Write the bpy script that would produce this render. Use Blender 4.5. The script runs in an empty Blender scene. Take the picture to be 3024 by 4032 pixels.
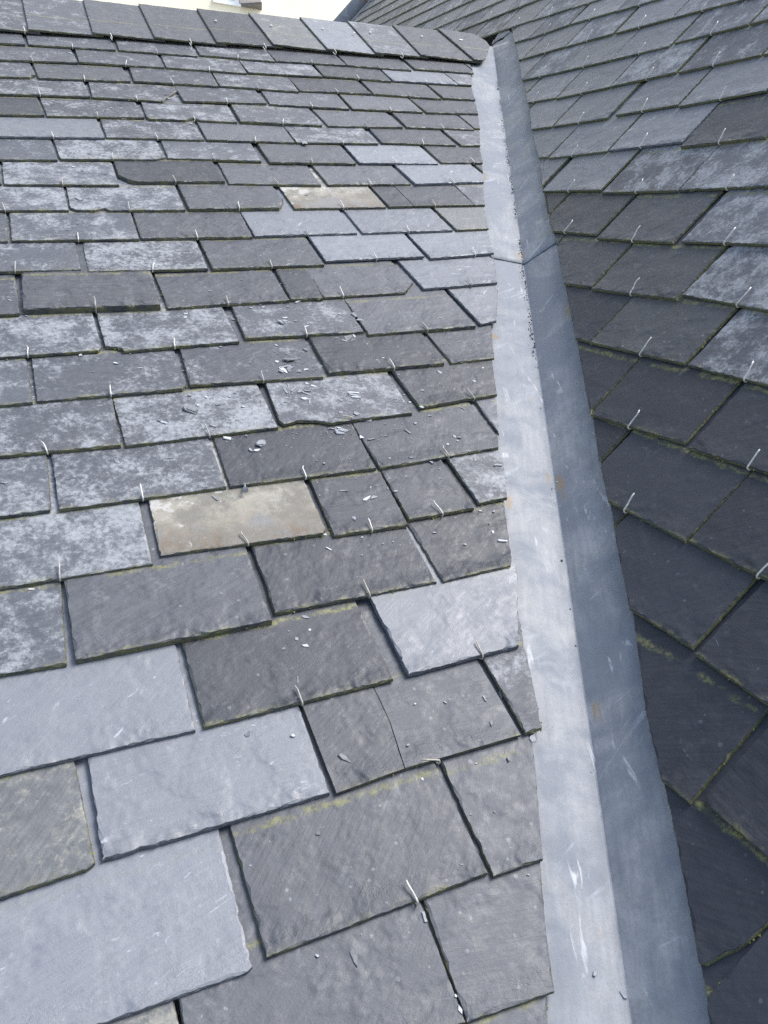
import bpy, bmesh, math, random
from mathutils import Vector, Matrix, noise
random.seed(7)
C = bpy.context.scene.collection
sc = bpy.context.scene
# ---------------------------------------------------------------- camera
CAMZ = 9.0
R = [[0.917551,0.150392,-0.36808],[-0.397541,0.328694,-0.856692],[-0.007854,0.932385,0.36138]]
FPX = 3126.46
cam = bpy.data.cameras.new('camera'); cam.sensor_fit = 'VERTICAL'; cam.sensor_height = 24
cam.lens = FPX / 4032 * 24; cam.clip_start = .02; cam.clip_end = 2000
co = bpy.data.objects.new('camera', cam); C.objects.link(co)
M = Matrix(R).to_4x4(); M.translation = Vector((0, 0, CAMZ)); co.matrix_world = M
sc.camera = co
# ---------------------------------------------------------------- light
SUN_AZ = math.radians(92); SUN_EL = math.radians(52)      # azimuth measured clockwise from +Y
w = bpy.data.worlds.new('World'); sc.world = w; w.use_nodes = True
nt = w.node_tree; nt.nodes.clear()
sky = nt.nodes.new('ShaderNodeTexSky'); sky.sky_type = 'NISHITA'; sky.sun_disc = False
sky.sun_elevation = SUN_EL; sky.sun_rotation = SUN_AZ; sky.air_density = 1.0; sky.dust_density = 1.6; sky.ozone_density = 1.0
bg = nt.nodes.new('ShaderNodeBackground'); bg.inputs[1].default_value = .12
wo = nt.nodes.new('ShaderNodeOutputWorld')
hs = nt.nodes.new('ShaderNodeHueSaturation'); hs.inputs['Saturation'].default_value = .8      # thin even cloud
nt.links.new(sky.outputs[0], hs.inputs['Color']); nt.links.new(hs.outputs[0], bg.inputs[0]); nt.links.new(bg.outputs[0], wo.inputs[0])
sl = bpy.data.lights.new('sun', 'SUN'); sl.energy = 2.0; sl.angle = math.radians(32); sl.color = (1, .985, .965)
so = bpy.data.objects.new('sun', sl); C.objects.link(so)
sd = Vector((math.sin(SUN_AZ) * math.cos(SUN_EL), math.cos(SUN_AZ) * math.cos(SUN_EL), math.sin(SUN_EL)))
so.rotation_euler = sd.to_track_quat('Z', 'Y').to_euler(); so.location = (0, 0, 20)
sc.cycles.use_denoising = False      # keep the stone's grain
sc.view_settings.view_transform = 'Standard'; sc.view_settings.look = 'None'
sc.view_settings.gamma = 1; sc.view_settings.use_curve_mapping = False
sc.view_settings.exposure = 1.62
# ---------------------------------------------------------------- measured layout (metres, in the plane of each roof slope)
pit = [0.456561,0.764204]
H = [0.785,0.77485]
e = 0.1158
W = 0.2206
vt = 2.9212
vb = 2.6119
CAP = [([(-0.08,2.605),(0.135,2.605),(0.1405,2.9212),(-0.0805,2.9212)],'s'),([(0.105,2.605),(0.3033,2.6146),(0.3138,2.9212),(0.1105,2.9212)],'s'),([(0.2733,2.6146),(0.4732,2.61),(0.4793,2.9212),(0.2838,2.9212)],'m'),([(0.4432,2.61),(0.6531,2.6078),(0.6613,2.9212),(0.4493,2.9212)],'m'),([(0.6231,2.6078),(0.8311,2.6234),(0.8313,2.9212),(0.6313,2.9212)],'d'),([(0.8011,2.6234),(1.0047,2.6136),(1.0072,2.9212),(0.8013,2.9212)],'o'),([(0.9747,2.6136),(1.1678,2.6097),(1.1808,2.9212),(0.9772,2.9212)],'p'),([(1.1378,2.6097),(1.3324,2.6173),(1.3512,2.9212),(1.1508,2.9212)],'s'),([(1.3024,2.6173),(1.5288,2.606),(1.53,2.9212),(1.3212,2.9212)],'d'),([(1.4988,2.606),(1.5328,2.6087),(1.5551,2.6329),(1.6501,2.784),(1.6615,2.8342),(1.6471,2.9084),(1.5,2.9212)],'d')]
LB = [(0.0557,0.3265),(0.0742,0.3357),(0.0764,0.3443),(0.1242,0.3635),(0.1814,0.3911),(0.1849,0.3936),(0.291,0.4448),(0.3216,0.4697),(0.335,0.4584),(0.426,0.4947),(0.4311,0.5081),(0.497,0.533),(0.5313,0.5515),(0.5485,0.5491),(0.5556,0.5552),(0.6674,0.603),(0.6704,0.6077),(0.7538,0.6462),(0.773,0.6476),(0.7766,0.6481),(0.8254,0.6742),(0.8974,0.7077),(0.9033,0.7107),(0.9981,0.7508),(1.0043,0.7572),(1.1077,0.8063),(1.1167,0.8194),(1.2442,0.8907),(1.2519,0.8918),(1.3625,0.9367),(1.3699,0.9436),(1.4765,0.983),(1.4787,0.9852),(1.5856,1.0298),(1.591,1.0325),(1.7,1.0843),(1.7111,1.0898),(1.8038,1.1336),(1.825,1.1442),(1.9281,1.1877),(1.9311,1.1892),(2.043,1.2429),(2.0507,1.2477),(2.1594,1.2955),(2.1617,1.2967),(2.2684,1.3399),(2.2734,1.3418),(2.3878,1.3859),(2.3973,1.39),(2.5035,1.4412),(2.5048,1.4499),(2.6516,1.5027)]
RB = [(-0.1667,-0.284),(-0.1423,-0.3182),(-0.1084,-0.3641),(-0.0711,-0.4148),(-0.0323,-0.4691),(0.003,-0.5224),(0.0374,-0.5748),(0.113,-0.6696),(0.1323,-0.6972),(0.19,-0.7792),(0.2319,-0.8348),(0.271,-0.8923),(0.2927,-0.9238),(0.3531,-1.0041),(0.3808,-1.0454),(0.4804,-1.1821),(0.6012,-1.3529),(0.698,-1.4889),(0.7865,-1.6219),(0.861,-1.7286),(0.9659,-1.8613),(1.0092,-1.9296),(1.074,-2.0205),(1.1797,-2.1608),(1.2505,-2.2613),(1.3461,-2.4016),(1.4728,-2.5728),(1.5311,-2.6581),(1.645,-2.8225)]
vd = [0.4567,-1.4171]
SL = [
(1,1,8,'s',-.0211,2.5157,.0147,[-.1103,.0,.1103,.0,.1103,.318,-.1103,.318]),
(1,1,7,'s',.2088,2.5187,-.0003,[-.1119,.0,.1119,.0,.1119,.318,-.1119,.318]),
(1,1,6,'s',.4371,2.5148,-.0499,[-.1082,.0,.1082,.0,.1082,.318,-.1082,.318]),
(1,1,5,'s',.6642,2.5112,-.05,[-.1103,.0043,.1103,-.0043,.1103,.3137,-.1103,.3223]),
(1,1,4,'d',.8908,2.5084,-.0003,[-.1123,.0,.1123,.0,.1123,.318,-.1123,.318]),
(1,1,3,'d',1.1132,2.5035,-.0493,[-.1076,-.0,.1076,-.0,.1076,.318,-.1076,.318]),
(1,1,2,'d',1.3484,2.5091,-.0453,[-.1104,.0,.1004,.0,.1013,-.0004,.1078,.0204,.1104,.0308,.1104,.318,-.1104,.318]),
(1,1,1,'d',1.575,2.5041,.0,[-.0737,.1436,-.0694,.1539,.0056,.318,-.1103,.318,-.1103,.0513,-.1106,.041]),
(1,2,7,'s',.0985,2.3983,.05,[-.1104,-.0002,.1104,.0002,.1104,.3182,-.1104,.3178]),
(1,2,6,'s',.3215,2.4042,-.0226,[-.1106,.0,.1106,.0,.1106,.318,-.1106,.318]),
(1,2,5,'s',.5482,2.3968,-.0493,[-.112,.0,.112,.0,.112,.318,-.112,.318]),
(1,2,4,'s',.7774,2.3976,-.0034,[-.1115,-.0,.1115,.0,.1115,.318,-.1115,.318]),
(1,2,3,'d',1.0008,2.397,-.05,[-.1075,.0016,.1075,-.0016,.1075,.3164,-.1075,.3196]),
(1,2,2,'p',1.2273,2.3947,-.0237,[-.1112,.0,.1112,.0,.1112,.318,-.1112,.318]),
(1,2,1,'s',1.4518,2.3941,-.008,[-.1103,-.0,-.063,-.0,-.0103,.1119,.0818,.3178,.0802,.318,-.1103,.318]),
(1,3,7,'s',-.0165,2.2758,.05,[-.1106,-.0028,.098,.0017,.1037,.0175,.1138,.0215,.1106,.3208,-.1106,.3152]),
(1,3,6,'m',.2125,2.2835,.0317,[-.1121,-.0,.1121,-.0,.1121,.318,-.1121,.318]),
(1,3,5,'s',.4431,2.2855,-.043,[-.1104,-.0,.1104,-.0,.1104,.318,-.1104,.318]),
(1,3,4,'s',.6662,2.2766,-.05,[-.1102,.0023,.1102,-.0023,.1102,.3157,-.1102,.3203]),
(1,3,3,'d',.8907,2.2785,.0008,[-.1094,-.0,.1094,-.0,.1094,.318,-.1094,.318]),
(1,3,2,'d',1.113,2.2717,-.05,[-.1081,.0021,.1081,-.0021,.1081,.3159,-.1081,.3201]),
(1,3,1,'d',1.3421,2.2707,-.0051,[-.1103,.0,-.0015,-.0,.0414,.1125,.0456,.1228,.1103,.2667,.1103,.318,-.1103,.318]),
(1,4,6,'s',.1033,2.1693,.0216,[-.1064,.0,.1064,.0,.1064,.318,-.1064,.318]),
(1,4,5,'s',.3199,2.165,-.0469,[-.107,.0,.0631,-.0016,.0744,.0253,.1119,.0885,.107,.318,-.107,.318]),
(1,4,4,'s',.5466,2.1705,.0226,[-.1104,-.0,.1104,-.0,.1104,.318,-.1104,.318]),
(1,4,3,'s',.776,2.1634,-.0458,[-.112,.0,.112,.0,.112,.318,-.112,.318]),
(1,4,2,'m',1.0047,2.1568,-.0211,[-.1074,.0,.1074,.0,.1074,.318,-.1074,.318]),
(1,4,1,'d',1.2335,2.1568,.041,[-.1104,.0,.0602,.0,.0623,.0003,.0631,.0019,.1088,.1026,.1104,.1128,.1104,.318,-.1104,.318]),
(1,5,7,'d',-.0171,2.043,.0406,[-.1104,.0,.1104,-.0,.1104,.318,-.1104,.318]),
(1,5,6,'s',.2087,2.0498,.0414,[-.1109,.0,.1109,.0,.1109,.318,-.1109,.318]),
(1,5,5,'l',.4337,2.0493,-.0486,[-.1101,.0047,-.1046,-.0084,-.0185,-.004,.005,.0151,.019,-.002,.1107,.0,.1107,.318,-.1107,.318]),
(1,5,4,'s',.6593,2.0393,-.0488,[-.1072,.0,.1072,.0,.1072,.318,-.1072,.318]),
(1,5,3,'m',.893,2.0379,.0232,[-.1092,.0,.1092,.0,.1092,.318,-.1092,.318]),
(1,5,2,'d',1.1197,2.0425,-.0072,[-.1048,-.0,.1048,-.0,.1048,.318,-.1048,.318]),
(1,5,1,'s',1.3395,2.0495,.0,[-.1103,.0,-.0923,.0,.0511,.318,-.1103,.318]),
(1,6,6,'p',.0996,1.9269,.0192,[-.1104,.0,.1104,.0,.1104,.318,-.1104,.318]),
(1,6,5,'s',.3252,1.9322,-.0105,[-.1112,.0,.1112,.0,.1112,.318,-.1112,.318]),
(1,6,4,'m',.5513,1.929,-.0214,[-.1094,.0,.1094,.0,.1094,.318,-.1094,.318]),
(1,6,3,'s',.7761,1.9291,.0201,[-.1113,.0,.1113,.0,.1113,.318,-.1113,.318]),
(1,6,2,'d',1.0063,1.935,-.0321,[-.1076,.0,.1076,.0,.1076,.318,-.1076,.318]),
(1,6,1,'s',1.2399,1.9354,.046,[-.1104,-.0,-.0502,.0,-.0496,.0004,.0079,.1073,.1057,.2977,.1104,.3077,.1104,.318,-.1104,.318]),
(1,7,6,'l',-.0131,1.8104,.016,[-.1103,.0,.1103,-.0,.1103,.318,-.1103,.318]),
(1,7,5,'l',.215,1.8188,.0305,[-.1127,.0136,-.1099,.0,.0888,-.0031,.1137,.0103,.1114,.318,-.1114,.318]),
(1,7,4,'l',.4381,1.823,-.0376,[-.1075,.0,.1075,.0,.1075,.318,-.1075,.318]),
(1,7,3,'m',.6726,1.8108,-.0046,[-.1089,.0,.1089,.0,.1089,.318,-.1089,.318]),
(1,7,2,'p',.9001,1.8158,.0018,[-.1085,.0,.1085,.0,.1085,.318,-.1085,.318]),
(1,7,1,'d',1.1303,1.8246,.0265,[-.1103,-.0,.01,.0,.014,.0002,.0611,.1039,.1057,.195,.1103,.2052,.1103,.318,-.1103,.318]),
(1,8,7,'s',-.1288,1.6978,.004,[-.1103,.0,.1103,.0,.1103,.318,-.1103,.318]),
(1,8,6,'l',.096,1.6955,-.0123,[-.1104,.0,.1104,.0,.1104,.318,-.1104,.318]),
(1,8,5,'d',.3235,1.7076,.0124,[-.1109,.0956,-.1126,.036,-.0873,-.0001,.1092,.0,.1092,.318,-.1092,.318]),
(1,8,4,'m',.546,1.6985,-.0284,[-.1067,-.0,.1067,-.0,.1067,.318,-.1067,.318]),
(1,8,3,'m',.7764,1.6994,.0222,[-.1064,-.0,.1064,-.0,.1064,.318,-.1064,.318]),
(1,8,2,'p',1.0036,1.7053,.05,[-.1105,-.002,.0804,.0015,.0866,.0018,.1087,.0431,.1105,.0533,.1105,.32,-.1105,.316]),
(1,8,1,'d',1.2301,1.7128,.0,[.0071,.318,-.1103,.318,-.1105,.0615]),
(1,9,6,'l',-.0154,1.5868,-.0135,[-.1103,.0,.1103,.0,.1103,.318,-.1103,.318]),
(1,9,5,'l',.2088,1.585,-.0302,[-.1115,.0076,-.0996,-.0018,-.0656,-.0028,-.0457,.0077,-.0396,-.0026,.1107,.0,.1107,.318,-.1107,.318]),
(1,9,4,'m',.4263,1.5831,-.0036,[-.0987,.0,.0936,.0001,.1038,.0153,.1165,.0473,.0987,.318,-.0987,.318]),
(1,9,3,'b',.6633,1.5843,.0068,[-.1089,-.0,.1089,-.0,.1089,.318,-.1089,.318]),
(1,9,2,'dL',.8915,1.5882,.016,[-.1112,.0,-.0489,.0016,-.0508,.0745,-.0473,.299,-.1112,.3]),
(1,9,2,'dR',.8915,1.5882,.016,[-.0479,.0016,.1112,.0,.1112,.3,-.0463,.299,-.0498,.0745]),
(1,9,1,'s',1.1142,1.5899,.0,[-.1103,.0,-.0822,.0,.065,.318,-.1103,.318]),
(1,10,6,'s',-.1326,1.4732,-.0369,[-.1104,.0,.1104,.0,.1104,.318,-.1104,.318]),
(1,10,5,'l',.0963,1.4679,-.0232,[-.1122,.0,.1122,.0,.1122,.318,-.1122,.318]),
(1,10,4,'m',.3216,1.466,-.0191,[-.1099,-.0,.1099,.0,.1099,.318,-.1099,.318]),
(1,10,3,'p',.5471,1.4686,.0049,[-.1118,-.0,.1118,-.0,.1118,.318,-.1118,.318]),
(1,10,2,'p',.781,1.4713,.0236,[-.11,-.0,.11,-.0,.11,.318,-.11,.318]),
(1,10,1,'o',1.0107,1.4786,.046,[-.1104,-.0,-.0301,-.0,-.026,.0003,-.0255,.0012,.0242,.1065,.1065,.2669,.1104,.277,.1104,.318,-.1104,.318]),
(1,11,5,'s',-.0199,1.3637,-.028,[-.1103,-.0,.1103,.0,.1103,.318,-.1103,.318]),
(1,11,4,'l',.2077,1.3516,-.028,[-.1065,-.0,.1065,-.0,.1065,.318,-.1065,.318]),
(1,11,3,'m',.4335,1.3475,.0012,[-.1109,-.0,.1109,-.0,.1109,.318,-.1109,.318]),
(1,11,2,'p',.6624,1.3628,.0187,[-.1105,-.0,.1105,-.0,.1105,.318,-.1105,.318]),
(1,11,1,'p',.8942,1.3652,.05,[-.1105,-.0024,.049,.0011,.0493,.0018,.0497,.0025,.0938,.1058,.1093,.1358,.1105,.146,.1105,.3204,-.1105,.3156]),
(1,12,6,'s',-.1298,1.2328,-.0084,[-.1103,.0,.1103,-.0,.1103,.318,-.1103,.318]),
(1,12,5,'m',.0951,1.2327,-.049,[-.1096,.0,.1096,.0,.1096,.318,-.1096,.318]),
(1,12,4,'m',.3267,1.2266,.012,[-.1108,-.0,.1108,-.0,.1108,.318,-.1108,.318]),
(1,12,3,'d',.4715,1.2296,-.0371,[-.0317,.0,.0317,.0,.0317,.318,-.0317,.318]),
(1,12,2,'m',.5911,1.2333,.0086,[-.0865,.0,.0829,-.0008,.0966,.0159,.1164,.0358,.0865,.318,-.0865,.318]),
(1,12,1,'p',.8283,1.2486,.05,[-.1104,-.0002,.0602,.0001,.0637,.0005,.1066,.0927,.1104,.1028,.1104,.3182,-.1104,.3178]),
(1,13,5,'l',-.0208,1.1155,-.0068,[-.1103,.0,.1069,.0004,.114,.0109,.1103,.318,-.1103,.318]),
(1,13,4,'l',.2076,1.1101,.0097,[-.1094,.0173,-.0924,.0129,-.0849,.0076,-.0828,-.0012,.1061,.0,.1061,.318,-.1061,.318]),
(1,13,3,'s',.4337,1.1165,-.033,[-.1084,.0,.1084,.0,.1084,.318,-.1084,.318]),
(1,13,2,'m',.6572,1.103,.0114,[-.1105,.0,.1105,.0,.1105,.318,-.1105,.318]),
(1,13,1,'p',.8911,1.1281,.05,[-.111,-.0121,-.0808,-.0088,-.072,-.0076,.0016,.1099,.0075,.1198,.111,.3198,.111,.3301,-.111,.3059]),
(1,14,5,'l',-.1297,.9987,.0025,[-.1103,.0,.1103,-.0,.1103,.318,-.1103,.318]),
(1,14,4,'l',.0935,1.0006,-.0044,[-.1076,.0,.1015,-.001,.1113,.0104,.1076,.318,-.1076,.318]),
(1,14,3,'s',.3169,1.0005,-.05,[-.1089,.0001,.1089,-.0001,.1089,.3179,-.1089,.3181]),
(1,14,2,'d',.5453,1.0013,-.0121,[-.1077,.0,.1077,.0,.1077,.318,-.1077,.318]),
(1,14,1,'d',.7776,1.0052,.0361,[-.1104,.0,-.0203,.0,.1101,.2565,.1104,.2667,.1104,.318,-.1104,.318]),
(1,15,4,'l',-.0242,.8893,-.0418,[-.1104,.0,.1104,.0,.1104,.318,-.1104,.318]),
(1,15,3,'l',.2043,.884,.012,[-.1123,-.0,.1123,-.0,.1123,.318,-.1123,.318]),
(1,15,2,'l',.4339,.8856,-.0383,[-.1125,.0092,-.1066,-.0007,-.0856,.0057,-.0547,.0017,-.0349,-.0072,-.004,-.005,.0903,.0001,.1064,-.0,.1068,.0118,.1064,.318,-.1064,.318]),
(1,15,1,'d',.669,.9004,.05,[-.1106,-.0025,.0402,.0009,.0422,.0015,.0879,.0959,.1086,.1359,.1106,.1461,.1106,.3205,-.1106,.3155]),
(1,16,5,'l',-.1267,.7803,-.0422,[-.1104,.0,.1104,.0,.1104,.318,-.1104,.318]),
(1,16,4,'l',.1014,.7744,-.0068,[-.1086,-.0,.1086,.0,.1086,.318,-.1086,.318]),
(1,16,3,'d',.324,.7715,-.0205,[-.1097,.0,.1097,.0,.1097,.318,-.1097,.318]),
(1,16,2,'d',.5497,.7726,.0409,[-.1104,.0,.0985,.0001,.1104,.0205,.1104,.318,-.1104,.318]),
(1,16,1,'l',.7763,.7771,.0,[-.1007,.0513,.0217,.318,-.1103,.318,-.1103,.041,-.1115,.0308]),
(1,17,5,'l',-.0202,.6609,-.0179,[-.1103,-.0,.1103,.0,.1103,.318,-.1103,.318]),
(1,17,4,'b',.2093,.6662,-.0343,[-.1089,-.0,.1047,-.0009,.1111,.0058,.1089,.318,-.1089,.318]),
(1,17,3,'d',.3821,.6526,-.0294,[-.055,.0,.055,.0,.055,.318,-.055,.318]),
(1,17,2,'d',.4942,.6604,.0055,[-.0525,-.0,.0525,-.0,.0525,.318,-.0525,.318]),
(1,17,1,'l',.6687,.6721,.0291,[-.1103,-.0,-.061,.0,-.0234,.0757,-.0198,.0859,-.0187,.0961,-.0158,.1063,.0885,.3181,-.1103,.318]),
(1,18,4,'l',-.1342,.5456,-.05,[-.1105,.0015,.1105,-.0015,.1105,.3165,-.1105,.3195]),
(1,18,3,'m',.0968,.5387,-.0058,[-.1119,.0,.1119,.0,.1119,.318,-.1119,.318]),
(1,18,2,'d',.3247,.5478,-.0123,[-.1094,-.0,.1094,-.0,.1094,.318,-.1094,.318]),
(1,18,1,'d',.5533,.5486,.0312,[-.1103,.0,-.01,-.0,-.0041,.0001,-.001,.0035,.0052,.0135,.0522,.1147,.1071,.2258,.1103,.2359,.1103,.318,-.1103,.318]),
(1,19,3,'p',-.0183,.4245,-.0205,[-.1103,-.0,.1103,-.0,.1103,.318,-.1103,.318]),
(1,19,2,'d',.2116,.4231,.0038,[-.1108,.0,.1108,.0,.1108,.318,-.1108,.318]),
(1,19,1,'p',.4519,.4255,.0135,[-.1103,-.0,.0401,-.0,.043,.0001,.1001,.1027,.1099,.1231,.1103,.1334,.1103,.318,-.1103,.318]),
(1,20,4,'o',-.1343,.3088,.0495,[-.1104,.0,.1019,-.0026,.1106,.0007,.1104,.318,-.1104,.318]),
(1,20,3,'p',.0948,.315,-.0012,[-.1124,.0,.1124,-.0,.1124,.318,-.1124,.318]),
(1,20,2,'mL',.3258,.3144,.0177,[-.1127,.0,-.0333,.0035,-.0264,.0594,-.0258,.0909,-.0272,.1102,-.0239,.2985,-.1127,.3]),
(1,20,2,'mR',.3258,.3144,.0177,[-.0325,.0035,.1127,.0,.1127,.3,-.0231,.2985,-.0264,.1102,-.025,.0909,-.0256,.0594]),
(1,20,1,'l',.5548,.3164,.0,[-.1103,.0,-.0874,.0,-.0833,.0103,-.0474,.1128,-.0242,.1744,-.02,.1846,.0409,.318,-.1103,.318]),
(1,21,3,'p',-.0202,.1829,-.0113,[-.1103,.0,.1058,.0001,.111,.003,.1103,.318,-.1103,.318]),
(1,21,2,'m',.2177,.1887,.0126,[-.1141,.0,.1141,.0,.1141,.318,-.1141,.318]),
(1,21,1,'m',.4455,.1844,-.0102,[-.1103,.0,-.0519,-.0,-.0042,.1014,-.0003,.1117,.0089,.1426,.0123,.1529,.0856,.3177,.0802,.318,-.1103,.318]),
(1,22,3,'o',-.0879,.0879,.0,[-.1103,.0,.1103,.0,.1103,.318,-.1103,.318]),
(1,22,2,'m',.139,.0852,-.0233,[-.1156,.0,.1156,.0,.1156,.318,-.1156,.318]),
(1,22,1,'m',.3656,.075,-.05,[-.1105,.0014,-.0214,.0002,-.0063,.044,-.0023,.0545,.0198,.1069,.1031,.3162,.1005,.3167,-.1105,.3194]),
(1,23,1,'m',.249,-.0369,.0,[-.1103,.0,.0352,.0,.0774,.0923,.0875,.1128,.1062,.1539,.1103,.1641,.1103,.318,-.1103,.318]),
(2,-1,1,'n',-.3487,-.2356,.0,[.1186,.0308,.1103,.041,.1103,.318,-.1103,.318,-.1103,.2052,-.1087,.1949,-.0657,.1641,.0317,.0923]),
(2,0,1,'n',-.4552,-.1175,.04,[.0911,.0059,.0966,.0089,.0993,.0155,.1021,.025,.1082,.0369,.1122,.0555,.1179,.1018,.0952,.318,-.0952,.318,-.0952,.1539,-.0908,.1434,-.0153,.0891,-.001,.0783,.0408,.0459]),
(2,0,2,'n',-.2319,-.1495,.0,[-.0763,.0,.1103,.0,.1103,.318,-.1103,.318,-.1103,.0308,-.1044,.0205,-.0905,.0103]),
(2,1,1,'n',-.5764,-.0111,.04,[.0711,-.0,.1104,.0,.1104,.318,-.1104,.318,-.1104,.1539,-.1089,.1436,-.0947,.1327,-.0814,.1219,-.0068,.0574,.0061,.0466]),
(2,1,2,'n',-.3487,.0032,-.0044,[-.1103,.0,.1103,.0,.1103,.318,-.1103,.318]),
(2,2,1,'n',-.918,.1247,.0,[.1165,.0821,.1103,.0923,.1103,.318,-.1103,.318,-.1103,.2462,-.0973,.2359,-.0824,.2257,-.0143,.1744,-.0001,.1641,.0749,.1128,.0893,.1026]),
(2,2,2,'n',-.6914,.1256,.0081,[.0041,-.0002,.01,.0,.1103,.0,.1103,.318,-.1103,.318,-.1103,.0923,-.1094,.0821,-.0958,.0717,-.082,.0613]),
(2,2,3,'n',-.464,.1202,-.0238,[-.1103,.0,.1103,.0,.1103,.318,-.1103,.318]),
(2,3,1,'n',-1.027,.2384,.0,[.1103,.0513,.1103,.318,-.1103,.318,-.1103,.2154,-.1046,.2052,-.02,.1436,.0254,.1128,.0935,.0615,.1075,.0513]),
(2,3,2,'n',-.8004,.2368,-.014,[-.0428,.0001,-.0401,.0,.1103,-.0,.1103,.318,-.1103,.318,-.1103,.0513,-.1047,.0411]),
(2,3,3,'n',-.5769,.2378,-.0011,[-.1103,-.0,.1103,-.0,.1103,.318,-.1103,.318]),
(2,4,1,'n',-1.1219,.3526,.0,[.1184,.0,.1103,.0103,.1103,.318,-.1103,.318,-.1103,.1641,-.0972,.1539,.0729,.0308]),
(2,4,2,'n',-.9045,.3561,.0337,[-.099,-.0001,.1011,-.0,.1011,.318,-.1011,.318,-.1011,.0103]),
(2,4,3,'n',-.6819,.359,.0368,[-.1104,-.0,.1104,.0,.1104,.318,-.1104,.318]),
(2,5,1,'n',-1.253,.4822,-.0133,[.0692,.0003,.0702,.0,.1103,.0,.1103,.318,-.1103,.318,-.1103,.1334,-.1093,.1231]),
(2,5,2,'d',-1.0262,.4802,.0054,[-.1131,.0,.1131,.0,.1131,.318,-.1131,.318]),
(2,5,3,'l',-.806,.4795,-.0123,[-.1007,.0,.1007,.0,.1007,.318,-.1007,.318]),
(2,6,1,'d',-1.5963,.5936,.0,[.1103,.318,-.1103,.318,-.1103,.2565,-.1018,.2462,-.0285,.1949,.11,.1026]),
(2,6,2,'d',-1.3697,.5947,.0098,[.0259,-.0002,.0301,.0,.1103,.0,.1103,.318,-.1103,.318,-.1103,.1026,-.1013,.0922]),
(2,6,3,'d',-1.1424,.5926,.0159,[-.1096,-.0,.1096,-.0,.1096,.318,-.1096,.318]),
(2,6,4,'l',-.9217,.6004,-.0444,[-.109,.0,.109,-.0,.109,.318,-.109,.318]),
(2,7,1,'d',-1.7145,.7282,.0,[.1186,.041,.1103,.0513,.1103,.318,-.1103,.318,-.1103,.2154,-.1056,.2052,-.0147,.1334,.088,.0615]),
(2,7,2,'d',-1.4879,.7248,-.0305,[-.0436,.0002,-.0401,-.0,.1103,-.0,.1103,.318,-.1103,.318,-.1103,.0513,-.1093,.0411]),
(2,7,3,'d',-1.256,.7117,-.0069,[-.1073,.0,.1073,.0,.1073,.318,-.1073,.318]),
(2,7,4,'l',-1.0335,.7166,.0218,[-.0973,.0,.0973,.0,.0973,.318,-.0973,.318]),
(2,8,1,'g',-1.8432,.866,-.0209,[.1113,.0,.1103,.0103,.1103,.318,-.1103,.318,-.1103,.1641,-.1078,.1539,-.0932,.144,-.0773,.134,-.0281,.1043,-.0134,.0943]),
(2,8,2,'g',-1.5979,.8448,-.0072,[-.1086,.0,.1109,.0,.1109,.318,-.1109,.318,-.1109,.0103]),
(2,8,3,'l',-1.3639,.8363,.0053,[-.1119,.0,.1119,.0,.1119,.318,-.1119,.318]),
(2,8,4,'l',-1.1428,.8398,.0207,[-.1057,.0,.1057,.0,.1057,.318,-.1057,.318]),
(2,9,1,'g',-1.9282,.9664,-.0475,[.0668,.0027,.0705,.0,.1104,.0,.1104,.318,-.1104,.318,-.1104,.1128,-.0974,.1032,-.0084,.0459,.0076,.0364]),
(2,9,2,'g',-1.6999,.9597,.0254,[-.1098,.0,.1098,.0,.1098,.318,-.1098,.318]),
(2,9,3,'p',-1.4715,.9666,.0201,[-.1123,-.0,.1123,-.0,.1123,.318,-.1123,.318]),
(2,9,4,'d',-1.2504,.9574,.0242,[-.1027,-.0,.1027,-.0,.1027,.318,-.1027,.318]),
(2,9,5,'g',-1.0314,.9599,.0,[-.1103,.0,.1103,.0,.1103,.318,-.1103,.318]),
(2,10,1,'s',-2.268,1.0784,.0,[.1191,.0923,.1103,.1026,.1103,.318,-.1103,.318,-.1103,.2565,-.1022,.2462,.0033,.1744,.1054,.1026]),
(2,10,2,'g',-2.0414,1.0773,-.0106,[.0168,.0001,.0201,.0,.1103,.0,.1103,.318,-.1103,.318,-.1103,.1026,-.1084,.0923]),
(2,10,3,'g',-1.814,1.0763,.0109,[-.109,.0,.109,-.0,.109,.318,-.109,.318]),
(2,10,4,'g',-1.5787,1.0841,.0163,[-.0998,.0,.0998,.0,.0998,.318,-.0998,.318]),
(2,10,5,'g',-1.3602,1.0831,.0362,[-.1104,-.0,.1104,-.0,.1104,.318,-.1104,.318]),
(2,10,6,'s',-1.1336,1.0871,.0,[-.1103,.0,.1103,.0,.1103,.318,-.1103,.318]),
(2,11,1,'g',-2.3687,1.2006,.0,[.1201,.041,.1103,.0513,.1103,.318,-.1103,.318,-.1103,.2052,-.0997,.1949,-.0302,.1436,.1055,.0513]),
(2,11,2,'g',-2.1496,1.1977,-.0283,[-.0383,.0001,.1029,.0,.1029,.318,-.1029,.318,-.1029,.0513,-.1002,.0411]),
(2,11,3,'g',-1.9271,1.1927,.019,[-.1113,-.0,.1113,-.0,.1113,.318,-.1113,.318]),
(2,11,4,'l',-1.7001,1.1973,.0176,[-.1103,.0,.1103,-.0,.1103,.318,-.1103,.318]),
(2,11,5,'l',-1.4645,1.1979,.0139,[-.1129,.0,.1129,.0,.1129,.318,-.1129,.318]),
(2,11,6,'g',-1.2354,1.1995,.0,[-.1103,.0,.1103,.0,.1103,.318,-.1103,.318]),
(2,12,1,'g',-2.4825,1.3166,.0,[.1103,.0103,.1103,.318,-.1103,.318,-.1103,.1744,-.1019,.1641,-.0872,.1539,.0791,.0308,.1091,.0103]),
(2,12,2,'l',-2.2601,1.3136,-.0279,[-.0983,.0002,-.0961,-.0,.1062,.0,.1062,.318,-.1062,.318,-.1062,.0103]),
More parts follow.
